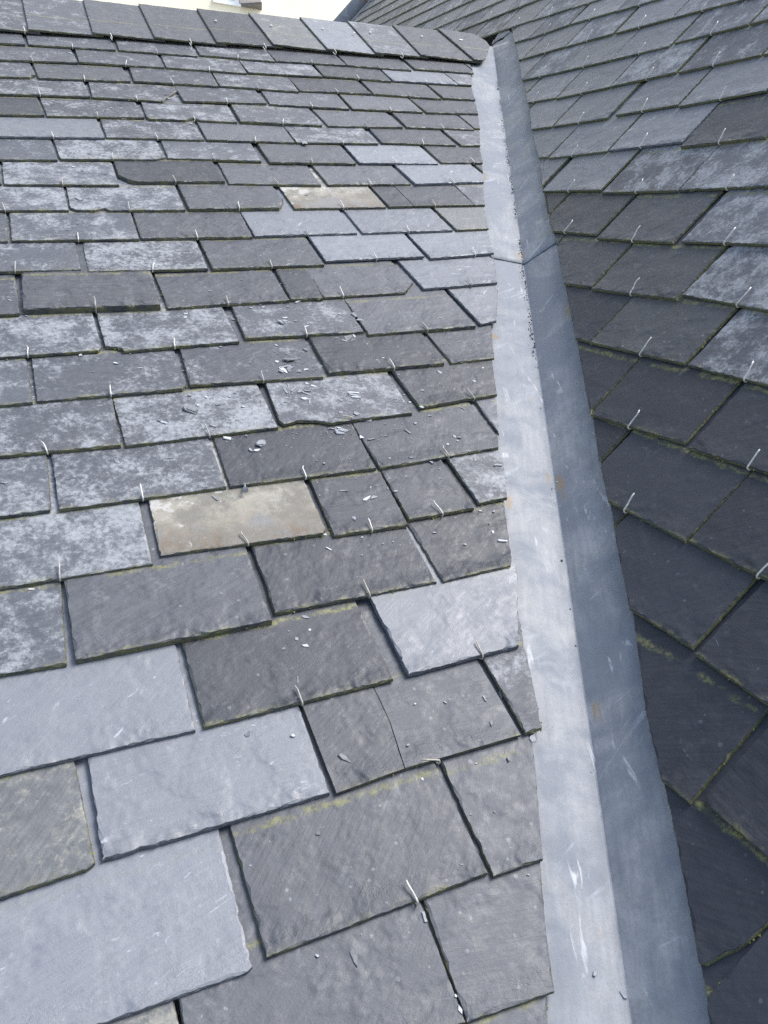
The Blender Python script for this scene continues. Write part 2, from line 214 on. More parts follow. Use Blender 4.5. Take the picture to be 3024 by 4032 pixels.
(2,12,3,'g',-2.0407,1.3091,-.0141,[-.1132,.0,.1132,.0,.1132,.318,-.1132,.318]),
(2,12,4,'g',-1.8169,1.3072,-.0138,[-.1087,-.0,.1087,-.0,.1087,.318,-.1087,.318]),
(2,12,5,'l',-1.5872,1.3137,.0073,[-.1094,-.0,.1094,-.0,.1094,.318,-.1094,.318]),
(2,12,6,'s',-1.3615,1.3145,.0,[-.1103,.0,.1103,.0,.1103,.318,-.1103,.318]),
(2,13,1,'g',-2.6109,1.435,.0,[.089,.0,.1103,.0,.1103,.318,-.1103,.318,-.1103,.1436,-.1011,.1334,.0332,.041,.0474,.0308]),
(2,13,2,'g',-2.3812,1.4348,-.0023,[-.1133,.0,.1133,.0,.1133,.318,-.1133,.318]),
(2,13,3,'l',-2.153,1.4323,-.0095,[-.1096,.0,.1096,.0,.1096,.318,-.1096,.318]),
(2,13,4,'g',-1.9193,1.4255,-.0208,[-.1107,-.0,.1107,-.0,.1107,.318,-.1107,.318]),
(2,13,5,'l',-1.6897,1.4189,-.04,[-.1185,.0,.1185,.0,.1185,.318,-.1185,.318]),
(2,13,6,'s',-1.4549,1.4141,.0,[-.1103,.0,.1103,.0,.1103,.318,-.1103,.318]),
(2,14,1,'s',-2.9285,1.5566,.0,[.1152,.0821,.1103,.0923,.1103,.318,-.1103,.318,-.1103,.2462,-.103,.2359]),
(2,14,2,'g',-2.7047,1.5523,-.04,[.0169,.0001,.1076,-.0,.1076,.318,-.1076,.318,-.1076,.0821,-.0967,.0722]),
(2,14,3,'l',-2.4844,1.5481,.0263,[-.1086,-.0,.1086,.0,.1086,.318,-.1086,.318]),
(2,14,4,'g',-2.252,1.5454,-.0453,[-.1156,-.0,.1156,-.0,.1156,.318,-.1156,.318]),
(2,14,5,'l',-2.0322,1.5339,-.04,[-.1044,-.0,.1044,-.0,.1044,.318,-.1044,.318]),
(2,15,1,'g',-3.5049,1.6663,.0,[-.1103,.0,.1103,.0,.1103,.318,-.1103,.318]),
(2,15,2,'s',-3.2783,1.6663,.0,[-.1103,.0,.1103,.0,.1103,.318,-.1103,.318]),
(2,15,3,'s',-3.0517,1.6663,.0,[-.1103,.0,.1103,.0,.1103,.318,-.1103,.318]),
(2,15,4,'g',-2.8218,1.6628,-.0308,[-.1137,.0,.1137,.0,.1137,.318,-.1137,.318]),
(2,15,5,'l',-2.5843,1.6517,-.04,[-.1193,.0,.1193,.0,.1193,.318,-.1193,.318]),
(2,15,6,'g',-2.3657,1.6405,-.04,[-.0988,.0,.0988,.0,.0988,.318,-.0988,.318]),
(2,16,1,'g',-3.8336,1.7921,.0,[-.1103,.0,.1103,.0,.1103,.318,-.1103,.318]),
(2,16,2,'l',-3.607,1.7921,.0,[-.1103,.0,.1103,.0,.1103,.318,-.1103,.318]),
(2,16,3,'l',-3.3805,1.7921,.0,[-.1103,.0,.1103,.0,.1103,.318,-.1103,.318]),
(2,16,4,'g',-3.1539,1.7921,.0,[-.1103,.0,.1103,.0,.1103,.318,-.1103,.318]),
(2,16,5,'s',-2.9273,1.7921,.0,[-.1103,.0,.1103,.0,.1103,.318,-.1103,.318]),
(2,16,6,'g',-2.7053,1.7929,.0076,[-.1057,.0,.1057,.0,.1057,.318,-.1057,.318]),
(2,17,1,'l',-4.1849,1.9043,.0,[-.1103,.0,.1103,.0,.1103,.318,-.1103,.318]),
(2,17,2,'l',-3.9583,1.9043,.0,[-.1103,.0,.1103,.0,.1103,.318,-.1103,.318]),
(2,17,3,'g',-3.7317,1.9043,.0,[-.1103,.0,.1103,.0,.1103,.318,-.1103,.318]),
(2,17,4,'g',-3.5051,1.9043,.0,[-.1103,.0,.1103,.0,.1103,.318,-.1103,.318]),
(2,17,5,'g',-3.2785,1.9043,.0,[-.1103,.0,.1103,.0,.1103,.318,-.1103,.318]),
(2,17,6,'g',-3.052,1.9043,.0,[-.1103,.0,.1103,.0,.1103,.318,-.1103,.318]),
(2,18,1,'s',-4.7449,2.0261,.0,[-.1103,.0,.1103,.0,.1103,.318,-.1103,.318]),
(2,18,2,'l',-4.5183,2.0261,.0,[-.1103,.0,.1103,.0,.1103,.318,-.1103,.318]),
(2,18,3,'g',-4.2917,2.0261,.0,[-.1103,.0,.1103,.0,.1103,.318,-.1103,.318]),
(2,18,4,'l',-4.0651,2.0261,.0,[-.1103,.0,.1103,.0,.1103,.318,-.1103,.318]),
(2,18,5,'l',-3.8385,2.0261,.0,[-.1103,.0,.1103,.0,.1103,.318,-.1103,.318]),
(2,18,6,'l',-3.612,2.0261,.0,[-.1103,.0,.1103,.0,.1103,.318,-.1103,.318]),
(2,19,1,'l',-5.0946,2.1495,.0,[-.1103,.0,.1103,.0,.1103,.318,-.1103,.318]),
(2,19,2,'l',-4.868,2.1495,.0,[-.1103,.0,.1103,.0,.1103,.318,-.1103,.318]),
(2,19,3,'g',-4.6414,2.1495,.0,[-.1103,.0,.1103,.0,.1103,.318,-.1103,.318]),
(2,19,4,'g',-4.4148,2.1495,.0,[-.1103,.0,.1103,.0,.1103,.318,-.1103,.318]),
(2,19,5,'l',-4.1882,2.1495,.0,[-.1103,.0,.1103,.0,.1103,.318,-.1103,.318]),
(2,19,6,'g',-3.9616,2.1495,.0,[-.1103,.0,.1103,.0,.1103,.318,-.1103,.318]),
(2,20,1,'s',-5.6519,2.2643,.0,[-.1103,.0,.1103,.0,.1103,.318,-.1103,.318]),
(2,20,2,'l',-5.4253,2.2643,.0,[-.1103,.0,.1103,.0,.1103,.318,-.1103,.318]),
(2,20,3,'s',-5.1988,2.2643,.0,[-.1103,.0,.1103,.0,.1103,.318,-.1103,.318]),
(2,20,4,'l',-4.9722,2.2643,.0,[-.1103,.0,.1103,.0,.1103,.318,-.1103,.318]),
(2,20,5,'s',-4.7456,2.2643,.0,[-.1103,.0,.1103,.0,.1103,.318,-.1103,.318]),
(2,20,6,'g',-4.519,2.2643,.0,[-.1103,.0,.1103,.0,.1103,.318,-.1103,.318]),
(2,20,7,'g',-4.2924,2.2643,.0,[-.1103,.0,.1103,.0,.1103,.318,-.1103,.318]),
(2,21,1,'g',-5.9984,2.3823,.0,[-.0618,.0,.1103,.0,.1103,.318,-.0618,.318]),
(2,21,2,'s',-5.7718,2.3823,.0,[-.1103,.0,.1103,.0,.1103,.318,-.1103,.318]),
(2,21,3,'g',-5.5452,2.3823,.0,[-.1103,.0,.1103,.0,.1103,.318,-.1103,.318]),
(2,21,4,'l',-5.3186,2.3823,.0,[-.1103,.0,.1103,.0,.1103,.318,-.1103,.318]),
(2,21,5,'g',-5.092,2.3823,.0,[-.1103,.0,.1103,.0,.1103,.318,-.1103,.318]),
(2,21,6,'g',-4.8654,2.3823,.0,[-.1103,.0,.1103,.0,.1103,.318,-.1103,.318]),
(2,21,7,'g',-4.6389,2.3823,.0,[-.1103,.0,.1103,.0,.1103,.318,-.1103,.318]),
(2,22,1,'s',-6.1044,2.5035,.0,[.0442,.0,.1103,.0,.1103,.318,.0442,.318]),
(2,22,2,'g',-5.8778,2.5035,.0,[-.1103,.0,.1103,.0,.1103,.318,-.1103,.318]),
(2,22,3,'s',-5.6512,2.5035,.0,[-.1103,.0,.1103,.0,.1103,.318,-.1103,.318]),
(2,22,4,'g',-5.4246,2.5035,.0,[-.1103,.0,.1103,.0,.1103,.318,-.1103,.318]),
(2,22,5,'g',-5.198,2.5035,.0,[-.1103,.0,.1103,.0,.1103,.318,-.1103,.318]),
(2,23,1,'g',-6.0022,2.6241,.0,[-.058,.0,.1103,.0,.1103,.318,-.058,.318]),
(2,23,2,'l',-5.7756,2.6241,.0,[-.1103,.0,.1103,.0,.1103,.318,-.1103,.318]),
(2,23,3,'g',-5.549,2.6241,.0,[-.1103,.0,.1103,.0,.1103,.318,-.1103,.318]),
(2,24,1,'g',-6.1082,2.7358,.0,[.048,.0,.1103,.0,.1103,.318,.048,.318]),
(2,24,2,'l',-5.8816,2.7358,.0,[-.1103,.0,.1103,.0,.1103,.318,-.1103,.318]),
]
HK = [
(1,.208,2.5187),
(2,.4333,2.515),
(3,.6629,2.5113),
(4,.8905,2.5084),
(5,1.1131,2.5035),
(6,1.3385,2.5096),
(8,.0975,2.3983),
(9,.3298,2.404),
(10,.5533,2.3966),
(11,.7784,2.3976),
(12,1.0022,2.3969),
(13,1.2288,2.3946),
(16,.2101,2.2834),
(17,.4332,2.2859),
(18,.6612,2.277),
(19,.8943,2.2785),
(20,1.1202,2.2712),
(22,.0949,2.1691),
(23,.3201,2.165),
(24,.5492,2.1705),
(25,.7808,2.1631),
(26,1.0119,2.1567),
(27,1.2262,2.1565),
(29,.211,2.0499),
(30,.4389,2.0491),
(31,.6617,2.0392),
(32,.8958,2.0379),
(33,1.1266,2.0425),
(35,.1006,1.9269),
(36,.3277,1.9322),
(37,.5607,1.9288),
(38,.7885,1.9293),
(39,1.017,1.9346),
(42,.2113,1.8187),
(43,.4364,1.8231),
(44,.667,1.8108),
(45,.8903,1.8158),
(46,1.1169,1.8243),
(48,.0951,1.6955),
(49,.3247,1.7076),
(50,.5514,1.6983),
(51,.7773,1.6994),
(52,1.0009,1.7051),
(54,-.0189,1.5868),
(55,.2087,1.585),
(56,.4324,1.5831),
(57,.668,1.5843),
(59,.8974,1.5882),
(62,.0983,1.4678),
(63,.3195,1.466),
(64,.549,1.4686),
(65,.7809,1.4713),
(67,-.0174,1.3636),
(68,.2129,1.3514),
(69,.4368,1.3475),
(70,.6624,1.3628),
(71,.8942,1.3652),
(73,.0985,1.2326),
(74,.3223,1.2265),
(76,.5438,1.2329),
(77,.8283,1.2486),
(78,-.0171,1.1155),
(79,.2052,1.11),
(80,.4346,1.1165),
(81,.6643,1.1031),
(84,.0891,1.0006),
(85,.3246,1.0001),
(86,.5557,1.0011),
(88,-.0103,.8887),
(89,.2113,.8841),
(90,.4365,.8855),
(91,.663,.8999),
(93,.0975,.7744),
(94,.3242,.7715),
(95,.5554,.7728),
(97,-.0181,.6609),
(98,.2123,.6661),
(99,.3821,.6526),
(100,.4942,.6604),
(103,.0978,.5387),
(104,.3386,.5476),
(106,-.0206,.4245),
(107,.2102,.4231),
(108,.4415,.4253),
(110,.1006,.315),
(112,.3322,.3145),
(114,.0204,.1824),
(115,.2523,.1891),
(130,-.8047,.2369),
(131,-.5773,.2378),
(133,-.9137,.3557),
(134,-.6902,.3587),
(136,-1.0086,.4803),
(137,-.7952,.4794),
(140,-1.1423,.5926),
(141,-.9096,.5999),
(143,-1.483,.7247),
(144,-1.255,.7117),
(145,-1.0336,.7166),
(147,-1.6012,.8448),
(148,-1.3663,.8363),
(149,-1.1337,.84),
(151,-1.7118,.9594),
(152,-1.4788,.9664),
(153,-1.2515,.9574),
(157,-1.8127,1.0764),
(158,-1.5867,1.0839),
(159,-1.3561,1.0833),
(162,-2.1547,1.1978),
(163,-1.926,1.1927),
(164,-1.6815,1.1977),
(165,-1.4736,1.1978),
(168,-2.2554,1.3135),
(169,-2.0414,1.3091),
(170,-1.8134,1.3072),
(171,-1.5804,1.3138),
(174,-2.3693,1.4348),
(175,-2.1569,1.4323),
(176,-1.9286,1.4257),
(177,-1.6995,1.4193),
(181,-2.4976,1.5477),
(182,-2.2656,1.5461),
(183,-2.033,1.5339),
(187,-2.8152,1.6626),
(188,-2.5959,1.6522),
(189,-2.3705,1.6407),
(192,-3.3916,1.7921),
(193,-3.165,1.7921),
(194,-2.9384,1.7921),
(198,-3.7203,1.9043),
(199,-3.4937,1.9043),
(200,-3.2672,1.9043),
(205,-4.0716,2.0261),
(206,-3.845,2.0261),
(207,-3.6184,2.0261),
(210,-4.6316,2.1495),
(211,-4.405,2.1495),
(212,-4.1784,2.1495),
(217,-4.9813,2.2643),
(218,-4.7547,2.2643),
(219,-4.5281,2.2643),
(224,-5.3121,2.3823),
(225,-5.0855,2.3823),
(226,-4.8589,2.3823),
(229,-5.8851,2.5035),
(230,-5.6585,2.5035),
(231,-5.4319,2.5035),
(232,-5.2053,2.5035),
(233,-5.9911,2.6241),
(234,-5.7645,2.6241),
(236,-6.1155,2.7358),
]
FR = [
(.3841,1.2169,-.0048,'f',.007,-.1,80),
(.3808,1.2255,-.0052,'f',.005,-.1,80),
(.4527,1.2278,-.0053,'b',.0099,.43,80),
(.4793,1.2318,-.0055,'f',.0044,-.1,80),
(.4298,1.2135,-.0047,'f',.0064,-.74,80),
(.4075,1.1623,-.0022,'F',.0234,-.11,80),
(.4136,1.1758,-.0029,'b',.0122,-.43,80),
(.4283,1.1635,-.0023,'b',.0149,-.36,80),
(.4434,1.1433,-.0013,'b',.012,.17,80),
(.4477,1.1522,-.0017,'f',.0056,-.11,80),
(.3873,1.1298,-.0006,'f',.0054,-.12,80),
(.5168,1.1785,-.003,'f',.0052,-.11,80),
(.5444,1.1714,-.0026,'f',.016,-1.44,80),
(.5482,1.1529,-.0024,'f',.0126,-.42,81),
(.5509,1.1499,-.0072,'b',.0112,-.42,86),
(.5485,1.1314,-.0063,'f',.0093,-1.02,86),
(.5479,1.1141,-.0054,'f',.0072,-.12,86),
(.7049,1.141,-.0018,'b',.0123,-.17,81),
(.62,1.1666,-.0031,'f',.0036,-.11,81),
(.488,1.1074,-.0051,'b',.0096,-.27,86),
(.509,1.1051,-.005,'b',.025,.7,86),
(.5124,1.0945,-.0045,'b',.0189,.55,86),
(.5008,1.0945,-.0045,'b',.0122,-.43,86),
(.522,1.1086,-.0052,'b',.0145,-1.58,86),
(.5131,1.1082,-.0052,'b',.0154,.15,86),
(.5375,1.0794,-.0038,'f',.0085,-.13,86),
(.5493,1.0947,-.0045,'f',.0063,-.12,86),
(.4726,1.0773,-.0037,'f',.006,-.73,86),
(.375,1.0981,-.0047,'f',.0068,-.73,85),
(.4192,1.0788,-.0038,'b',.0112,-.99,85),
(.3696,1.0723,-.0035,'f',.0026,-.13,85),
(.3841,1.0712,-.0034,'f',.0026,-.13,85),
(.3812,1.0509,-.0024,'F',.0267,-.37,85),
(.3618,1.05,-.0024,'f',.0064,-.14,85),
(.3642,1.0244,-.0012,'b',.0207,-1.15,85),
(.3711,1.0325,-.0015,'b',.0171,.25,85),
(.3606,1.0191,-.0009,'b',.0141,-.97,85),
(.3793,1.0289,-.0014,'f',.0103,-.14,85),
(.3742,1.0251,-.0012,'b',.0159,-1.64,85),
(.3906,1.0158,-.0007,'f',.0101,-.44,85),
(.4031,1.0199,-.0009,'f',.0079,-.72,85),
(.4352,1.0334,-.0072,'f',.0053,-.14,90),
(.5915,1.0803,-.0038,'f',.0035,-.12,86),
(.606,1.0538,-.0025,'f',.0029,-.13,86),
(.5386,1.0298,-.0014,'b',.013,.0,86),
(.5463,1.0325,-.0015,'b',.0128,.24,86),
(.5355,1.022,-.001,'b',.0135,-1.59,86),
(.5599,.9877,-.0043,'f',.0066,-.43,91),
(.6354,.9822,-.004,'f',.0099,-.88,91),
(.6954,1.0024,-.005,'f',.0074,-.14,91),
(.6963,.9884,-.0043,'f',.0044,-.14,91),
(.7238,.9843,-.0041,'f',.0053,-.14,91),
(.7011,.9611,-.003,'f',.0035,-.14,91),
(.6872,.9476,-.0023,'f',.0086,-.15,91),
(.5831,.9368,-.0018,'f',.0091,-.43,91),
(.6409,.9309,-.0015,'f',.007,-.15,91),
(.3946,.9875,-.005,'f',.0076,-.15,90),
(.405,.9991,-.0055,'f',.0051,-.15,90),
(.4033,.9795,-.0046,'f',.0105,-.44,90),
(.3999,.9713,-.0042,'b',.0087,-.29,90),
(.354,.9736,-.0043,'b',.0136,-1.43,90),
(.3628,.986,-.0049,'b',.0119,-1.75,90),
(.3697,.9771,-.0045,'b',.0161,.76,90),
(.3781,.9727,-.0042,'f',.0063,-.15,90),
(.3765,.9673,-.004,'b',.0101,.34,90),
(.3847,.9608,-.0037,'b',.0152,-.72,90),
(.3879,.9667,-.004,'b',.0099,-.29,90),
(.3794,.9481,-.0031,'b',.0172,-.24,90),
(.3833,.9378,-.0025,'b',.0137,-1.86,90),
(.3488,.9437,-.0028,'f',.0115,-.3,90),
(.3508,.9546,-.0034,'f',.0088,-.16,90),
(.4085,.9462,-.003,'f',.0075,-.16,90),
(.4354,.9344,-.0024,'f',.0081,-.16,90),
(.4607,.9439,-.0028,'b',.02,-.5,90),
(.4624,.9375,-.0025,'b',.0126,-.29,90),
(.4629,.95,-.0031,'b',.0155,-.15,90),
(.501,.9393,-.0026,'f',.0026,-.15,90),
(.527,.9219,-.0018,'f',.0079,-.16,90),
(.55,.9375,-.0081,'f',.0054,-.15,95),
(.551,.9166,-.007,'f',.0064,-.73,95),
(.5616,.8927,.0,'f',.0074,-.16,91),
(.4566,.9114,-.0013,'b',.0056,-.16,90),
(.4442,.9064,-.001,'f',.003,-.16,90),
(.4568,.9013,-.0008,'b',.0062,-.3,90),
(.4485,.8954,-.0005,'f',.0137,-1.09,90),
(.4231,.9019,-.0008,'f',.0084,-.16,90),
(.4653,.8832,-.0054,'f',.014,.29,95),
(.4809,.8917,-.0003,'f',.003,-.16,90),
(.4002,.8711,-.0049,'b',.009,-.39,94),
(.4104,.8712,-.0049,'b',.0096,-.58,94),
(.4135,.862,-.0044,'F',.0234,-.1,94),
(.6348,.8848,-.0055,'b',.0084,-.87,95),
(.569,.875,-.005,'b',.0097,-.3,95),
(.538,.861,-.0043,'f',.0072,-.17,95),
(.5164,.8424,-.0034,'b',.0112,-1.1,95),
(.488,.8669,-.0046,'b',.005,-.17,95),
(.4758,.8381,-.0032,'f',.0069,-.18,95),
(.4511,.835,-.0031,'b',.0105,.11,95),
(.4369,.8428,-.0035,'f',.0089,-1.54,94),
(.5874,.8163,-.0021,'f',.0076,-.99,95),
(.5927,.8113,-.0019,'f',.0088,-.18,95),
(.5875,.8051,-.0016,'f',.0071,-.99,95),
(.5675,.8003,-.0014,'f',.0056,-.18,95),
(.4617,.7862,-.0007,'f',.0036,-.19,95),
(.4953,.781,-.0004,'f',.0079,-.58,95),
(.5261,.7687,-.0053,'b',.0085,-.97,100),
(.5984,.7598,-.0043,'f',.0036,-.19,101),
(.6277,.7407,-.0034,'b',.0104,-.12,101),
(.3601,.7948,-.0011,'f',.0037,-.19,94),
(.2807,.8575,-.0042,'F',.024,.79,94),
(.2718,.8421,-.0035,'f',.0111,.07,94),
(.3013,.8863,-.0001,'f',.0023,-.17,89),
(-.0318,1.2754,-.002,'f',.0065,-.1,72),
(.1082,1.2819,-.0023,'b',.0098,.9,73),
(-.0106,1.232,-.0056,'f',.0058,-.11,78),
(.2443,1.2101,-.0048,'f',.0073,-.11,79),
(.2406,1.1982,-.0042,'f',.0075,.66,79),
(.2863,1.1835,-.0035,'f',.0039,-.11,79),
(.2949,1.2149,-.005,'b',.0053,-.1,79),
(.3617,1.2166,-.0048,'b',.0088,-.1,80),
(.3016,1.2743,-.0023,'b',.006,-.09,74),
(.369,1.3113,-.004,'b',.0057,-.08,74),
(.1085,1.0818,-.0039,'b',.0103,-.58,84),
(.1423,1.0637,-.0031,'b',.0065,-.29,84),
(.0721,1.0632,-.003,'b',.0045,-.14,84),
(.2801,1.1062,-.0051,'f',.0076,-.13,85),
(.1578,1.1138,-.0055,'f',.0053,-.13,84),
(.1337,1.1058,-.0051,'f',.0028,-.13,84),
(.0588,1.1128,-.0054,'f',.0064,-.13,84),
(.2078,1.0542,-.0083,'f',.0048,-.14,89),
(.3233,1.1905,-.0091,'f',.0054,-.11,85),
(.2041,.9868,-.005,'f',.0074,-.16,89),
(.1975,.9497,-.0032,'F',.0269,-.58,89),
(.2112,.9592,-.0037,'f',.0057,-.16,89),
(.2273,.9788,-.0046,'f',.0053,-1.14,89),
(.2404,.9562,-.0035,'b',.0106,-.05,89),
(.2633,.9736,-.0044,'b',.0052,-.16,89),
(.2741,.9826,-.0048,'f',.0043,-.15,89),
(.2761,.9448,-.003,'f',.007,-.16,89),
(.1495,.93,-.0022,'b',.0091,-.58,89),
(.1531,.9256,-.002,'b',.0088,-.82,89),
(.2214,.9048,-.001,'b',.0083,-.58,89),
(.2187,.8924,-.0111,'f',.0089,.33,98),
(.2378,.8787,-.0053,'b',.0156,-.31,94),
(.2657,.879,-.0053,'f',.0079,-.45,94),
(.2633,.8438,-.0036,'b',.0114,-1.3,94),
(.1088,.8711,-.0047,'f',.0042,-.18,93),
(.1478,.8495,-.0037,'b',.0075,.08,93),
(.0763,.8553,-.004,'f',.0069,-1.23,93),
(.1549,.8125,-.0019,'b',.01,1.0,93),
(-.0172,1.045,-.0076,'f',.0034,-.15,88),
(-.0175,1.0194,-.0063,'f',.0033,-.16,88),
(.0923,.9353,-.0079,'f',.003,-.17,93),
(.0931,.9029,-.0009,'f',.0029,-.18,89),
(.1191,1.6363,-.0024,'f',.0168,-.75,55),
(.2811,1.6844,-.0046,'b',.0179,.95,55),
(.1275,1.5771,-.0051,'b',.0046,-.03,62),
(.1025,1.5317,-.003,'b',.0069,-.23,62),
(.0834,1.5081,-.0019,'b',.0068,-.23,62),
(.1433,1.491,-.0011,'b',.0044,-.04,62),
(.0532,1.5323,-.003,'f',.0032,-.04,62),
(.1272,1.7828,-.004,'b',.0106,-.59,48),
(.1417,1.7627,-.0031,'b',.0055,-.19,48),
(.1845,1.7472,-.0024,'b',.0067,-.19,48),
(.3592,1.7998,-.0043,'b',.0066,-.18,49),
(.0586,1.8396,-.0014,'f',.0036,.04,41),
(.2072,1.7973,-.0047,'f',.0038,.02,48),
(.2753,2.1282,-.0036,'b',.01,-.14,29),
(.2343,2.0918,-.0019,'b',.0072,.09,29),
(.2495,2.1115,-.0028,'b',.0058,.09,29),
(.2843,2.081,-.0014,'b',.0058,.09,29),
(.4257,2.035,-.0047,'b',.0102,-.15,36),
(.4072,2.0356,-.0047,'b',.006,.07,36),
(.2708,2.0529,-.0055,'b',.009,.08,36),
(.4014,2.2081,-.0019,'b',.012,.49,23),
(.4293,2.2519,-.0092,'b',.0148,.49,30),
(.4028,2.1956,-.0066,'b',.0114,-.13,30),
(.4302,2.2164,-.0076,'b',.0081,.11,30),
(.1978,2.4782,-.0036,'b',.0094,-.81,8),
(.1483,2.3887,-.0047,'b',.0069,.16,16),
(.1807,2.2627,-.0042,'b',.0059,.13,22),
(.2326,2.2674,-.0046,'b',.0046,.13,23),
(.6829,1.9277,.0,'f',.0242,-1.72,38),
(.8253,2.0235,-.0043,'f',.0044,.06,38),
(.8764,1.992,-.0029,'b',.0075,-.15,38),
(.6219,1.8078,-.0051,'f',.0046,.02,50),
(.7888,1.7762,-.0036,'b',.0067,-.39,51),
(.6022,1.649,-.003,'b',.0065,-.01,57),
(.5615,1.7854,-.004,'b',.0059,.02,50),
(.9287,1.9079,-.0042,'b',.0062,.04,45),
(.1908,.7594,-.0046,'b',.0102,-1.1,98),
(.0141,.6466,-.0054,'f',.0061,.24,103),
(.0448,.6208,-.0041,'f',.0038,-.24,103),
(-.0675,.8401,-.0029,'b',.0076,-.33,92),
(-.0506,.656,-.0055,'b',.0056,-.12,102),
(.3601,.7938,-.0011,'f',.0038,-.19,94),
(.5264,.7683,-.0053,'b',.0082,-.97,100),
(.6284,.7407,-.0034,'b',.0116,-.19,101),
(.3706,.7369,-.0042,'b',.0093,-.3,99),
(.4122,.7353,-.0041,'b',.0054,-1.93,99),
(.4224,.7368,-.0042,'b',.005,-.2,99),
(.4361,.7281,-.0037,'b',.0069,-1.89,99),
(.4451,.7196,-.0029,'f',.0083,-.2,100),
(.4102,.7155,-.0031,'f',.0127,.23,99),
(.3968,.714,-.003,'b',.0154,.41,99),
(.3658,.6796,-.0013,'f',.0089,-1.33,99),
(.5563,.6583,-.0054,'b',.0068,-.4,105),
(.5763,.6522,-.0051,'b',.0095,.1,105),
(.5568,.6298,-.004,'b',.0032,-.96,105),
(.4692,.6321,-.0042,'b',.0079,-.33,105),
(.5545,.6138,-.0032,'b',.0063,-1.91,105),
(.5598,.5938,-.0023,'b',.0111,-.41,105),
(.5031,.6001,-.0026,'b',.0083,-.41,105),
(.3145,.6368,-.0044,'b',.0072,-.91,104),
(.3658,.6468,-.0049,'f',.0041,-.22,104),
(.3546,.6151,-.0034,'f',.004,-.23,104),
(.4779,.5333,-.0054,'b',.0065,-1.16,108),
(.3179,.6637,-.0058,'f',.0075,-.57,104),
(.2514,.5378,-.0057,'f',.0086,-.46,107),
(.2501,.5184,-.0048,'f',.0049,-1.26,107),
(.2308,.5093,-.0043,'f',.007,-1.41,107),
(.2118,.4991,-.0038,'f',.006,-.26,107),
(.2378,.4967,-.0037,'f',.0105,-.57,107),
(.2252,.5228,-.005,'f',.0033,-.25,107),
(.2147,.4534,-.0015,'b',.0068,-1.79,107),
(.4193,.3718,-.0029,'b',.0063,-1.52,112),
(.4449,.3745,-.0096,'b',.0102,-1.81,116),
(.4488,.415,-.0116,'b',.0126,-1.75,116),
(.4508,.408,-.0113,'b',.0101,-1.81,116),
(.4115,.3394,-.0013,'b',.0083,-1.88,112),
(.3711,.3804,-.0033,'f',.0038,-.88,112),
(.3362,.388,-.0037,'f',.003,-.27,112),
(.4533,.3118,-.0065,'f',.0109,-1.91,116),
(.2343,.3485,-.0017,'b',.0155,-1.0,111),
(.4121,.2958,-.0057,'f',.0051,-1.51,116),
(.3067,.3416,-.0014,'f',.0033,-.28,112),
(.1888,.3886,-.0037,'f',.0048,-.28,110),
(.3087,.3029,-.0058,'f',.0044,-1.44,115),
(.183,.2797,-.0046,'f',.0045,-.3,115),
(.3092,.2066,-.0009,'b',.0033,-.48,115),
(.4122,.2955,-.0056,'f',.0058,-1.71,116),
(.3745,.3018,-.006,'f',.0033,-.29,116),
(.342,.2507,-.0034,'f',.0031,-.3,116),
(.1795,.162,-.0039,'b',.0154,-1.61,118),
(.2549,.1743,-.0046,'b',.008,-1.63,118),
(.2544,.104,-.001,'f',.0035,-1.38,118),
(.2539,.0936,-.0004,'b',.0077,-1.59,118),
(.307,.3416,-.0014,'f',.0037,-.28,112),
(.1484,.1754,-.0046,'f',.0033,-.33,118),
(.1635,.224,-.0018,'b',.0027,.02,115),
(.368,.2452,-.0031,'f',.0027,-.3,116),
(.3728,.1772,-.0052,'f',.0026,-.31,119),
(.192,.1792,-.0048,'b',.0031,-1.92,118),
(.1829,.2797,-.0046,'f',.0049,-.3,115),
(.1439,.4046,-.0045,'f',.0084,.83,110),
(.1897,.3884,-.0037,'f',.0053,-.28,110),
(.1118,.2701,-.0041,'b',.0023,-.31,115),
(.1483,.1754,-.0046,'f',.0039,-.97,118),
(1.0987,1.5516,-.012,'f',.0208,-.03,-1),
(.4113,.0518,-.012,'f',.0096,-1.26,-1),
(.3947,.0778,-.012,'f',.0076,-1.93,-1),
]
THICK = {(12, 5): 0.0105, (5, 4): 0.007, (8, 2): 0.007, (8, 5): 0.007, (19, 1): 0.0062, (18, 3): 0.0078, (9, 4): 0.007, (13, 2): 0.007, (14, 2): 0.007}
NOHOOK = {(21, 3), (22, 4), (12, 3), (18, 3), (19, 3), (20, 3), (22, 3), (21, 4)}
FOLDV = 1.3380
VTOP = 2.8358
CAPZ = [(-2.6798, 1.4754), (-2.576, 1.4758), (-2.7233, 1.5736), (-2.8048, 1.6322), (-2.8775, 1.6705), (-2.8533, 1.6186), (-2.9124, 1.6117), (-2.8836, 1.575)]
CAPZ2 = [(-2.9436, 1.6645), (-2.93, 1.6939), (-2.9105, 1.6938), (-2.8436, 1.648), (-2.8679, 1.6269), (-2.938, 1.6327), (-2.9148, 1.6044)]
LAPK = (0.469, 1.266)
CRUMBS = [(0.3583, 0.9722, 0.016, 60), (0.3842, 0.9561, 0.02, 90), (0.5061, 1.0948, 0.014, 70), (0.3716, 1.0302, 0.02, 100), (0.459, 0.9405, 0.014, 60), (0.5446, 0.9148, 0.02, 30), (0.5482, 1.1293, 0.012, 50), (0.4084, 0.8639, 0.015, 40), (0.5432, 1.0537, 0.12, 160), (0.5498, 0.8623, 0.12, 120), (0.3484, 0.878, 0.12, 60)]
NAIL = (0.2323, 0.7599)
CAPN = [(0.6649, 2.7986), (0.8435, 2.7934), (1.0217, 2.8023), (1.1265, 2.7844), (1.1916, 2.8031), (1.3865, 2.8043)]
SCRAP = (1.5403, 2.8031)
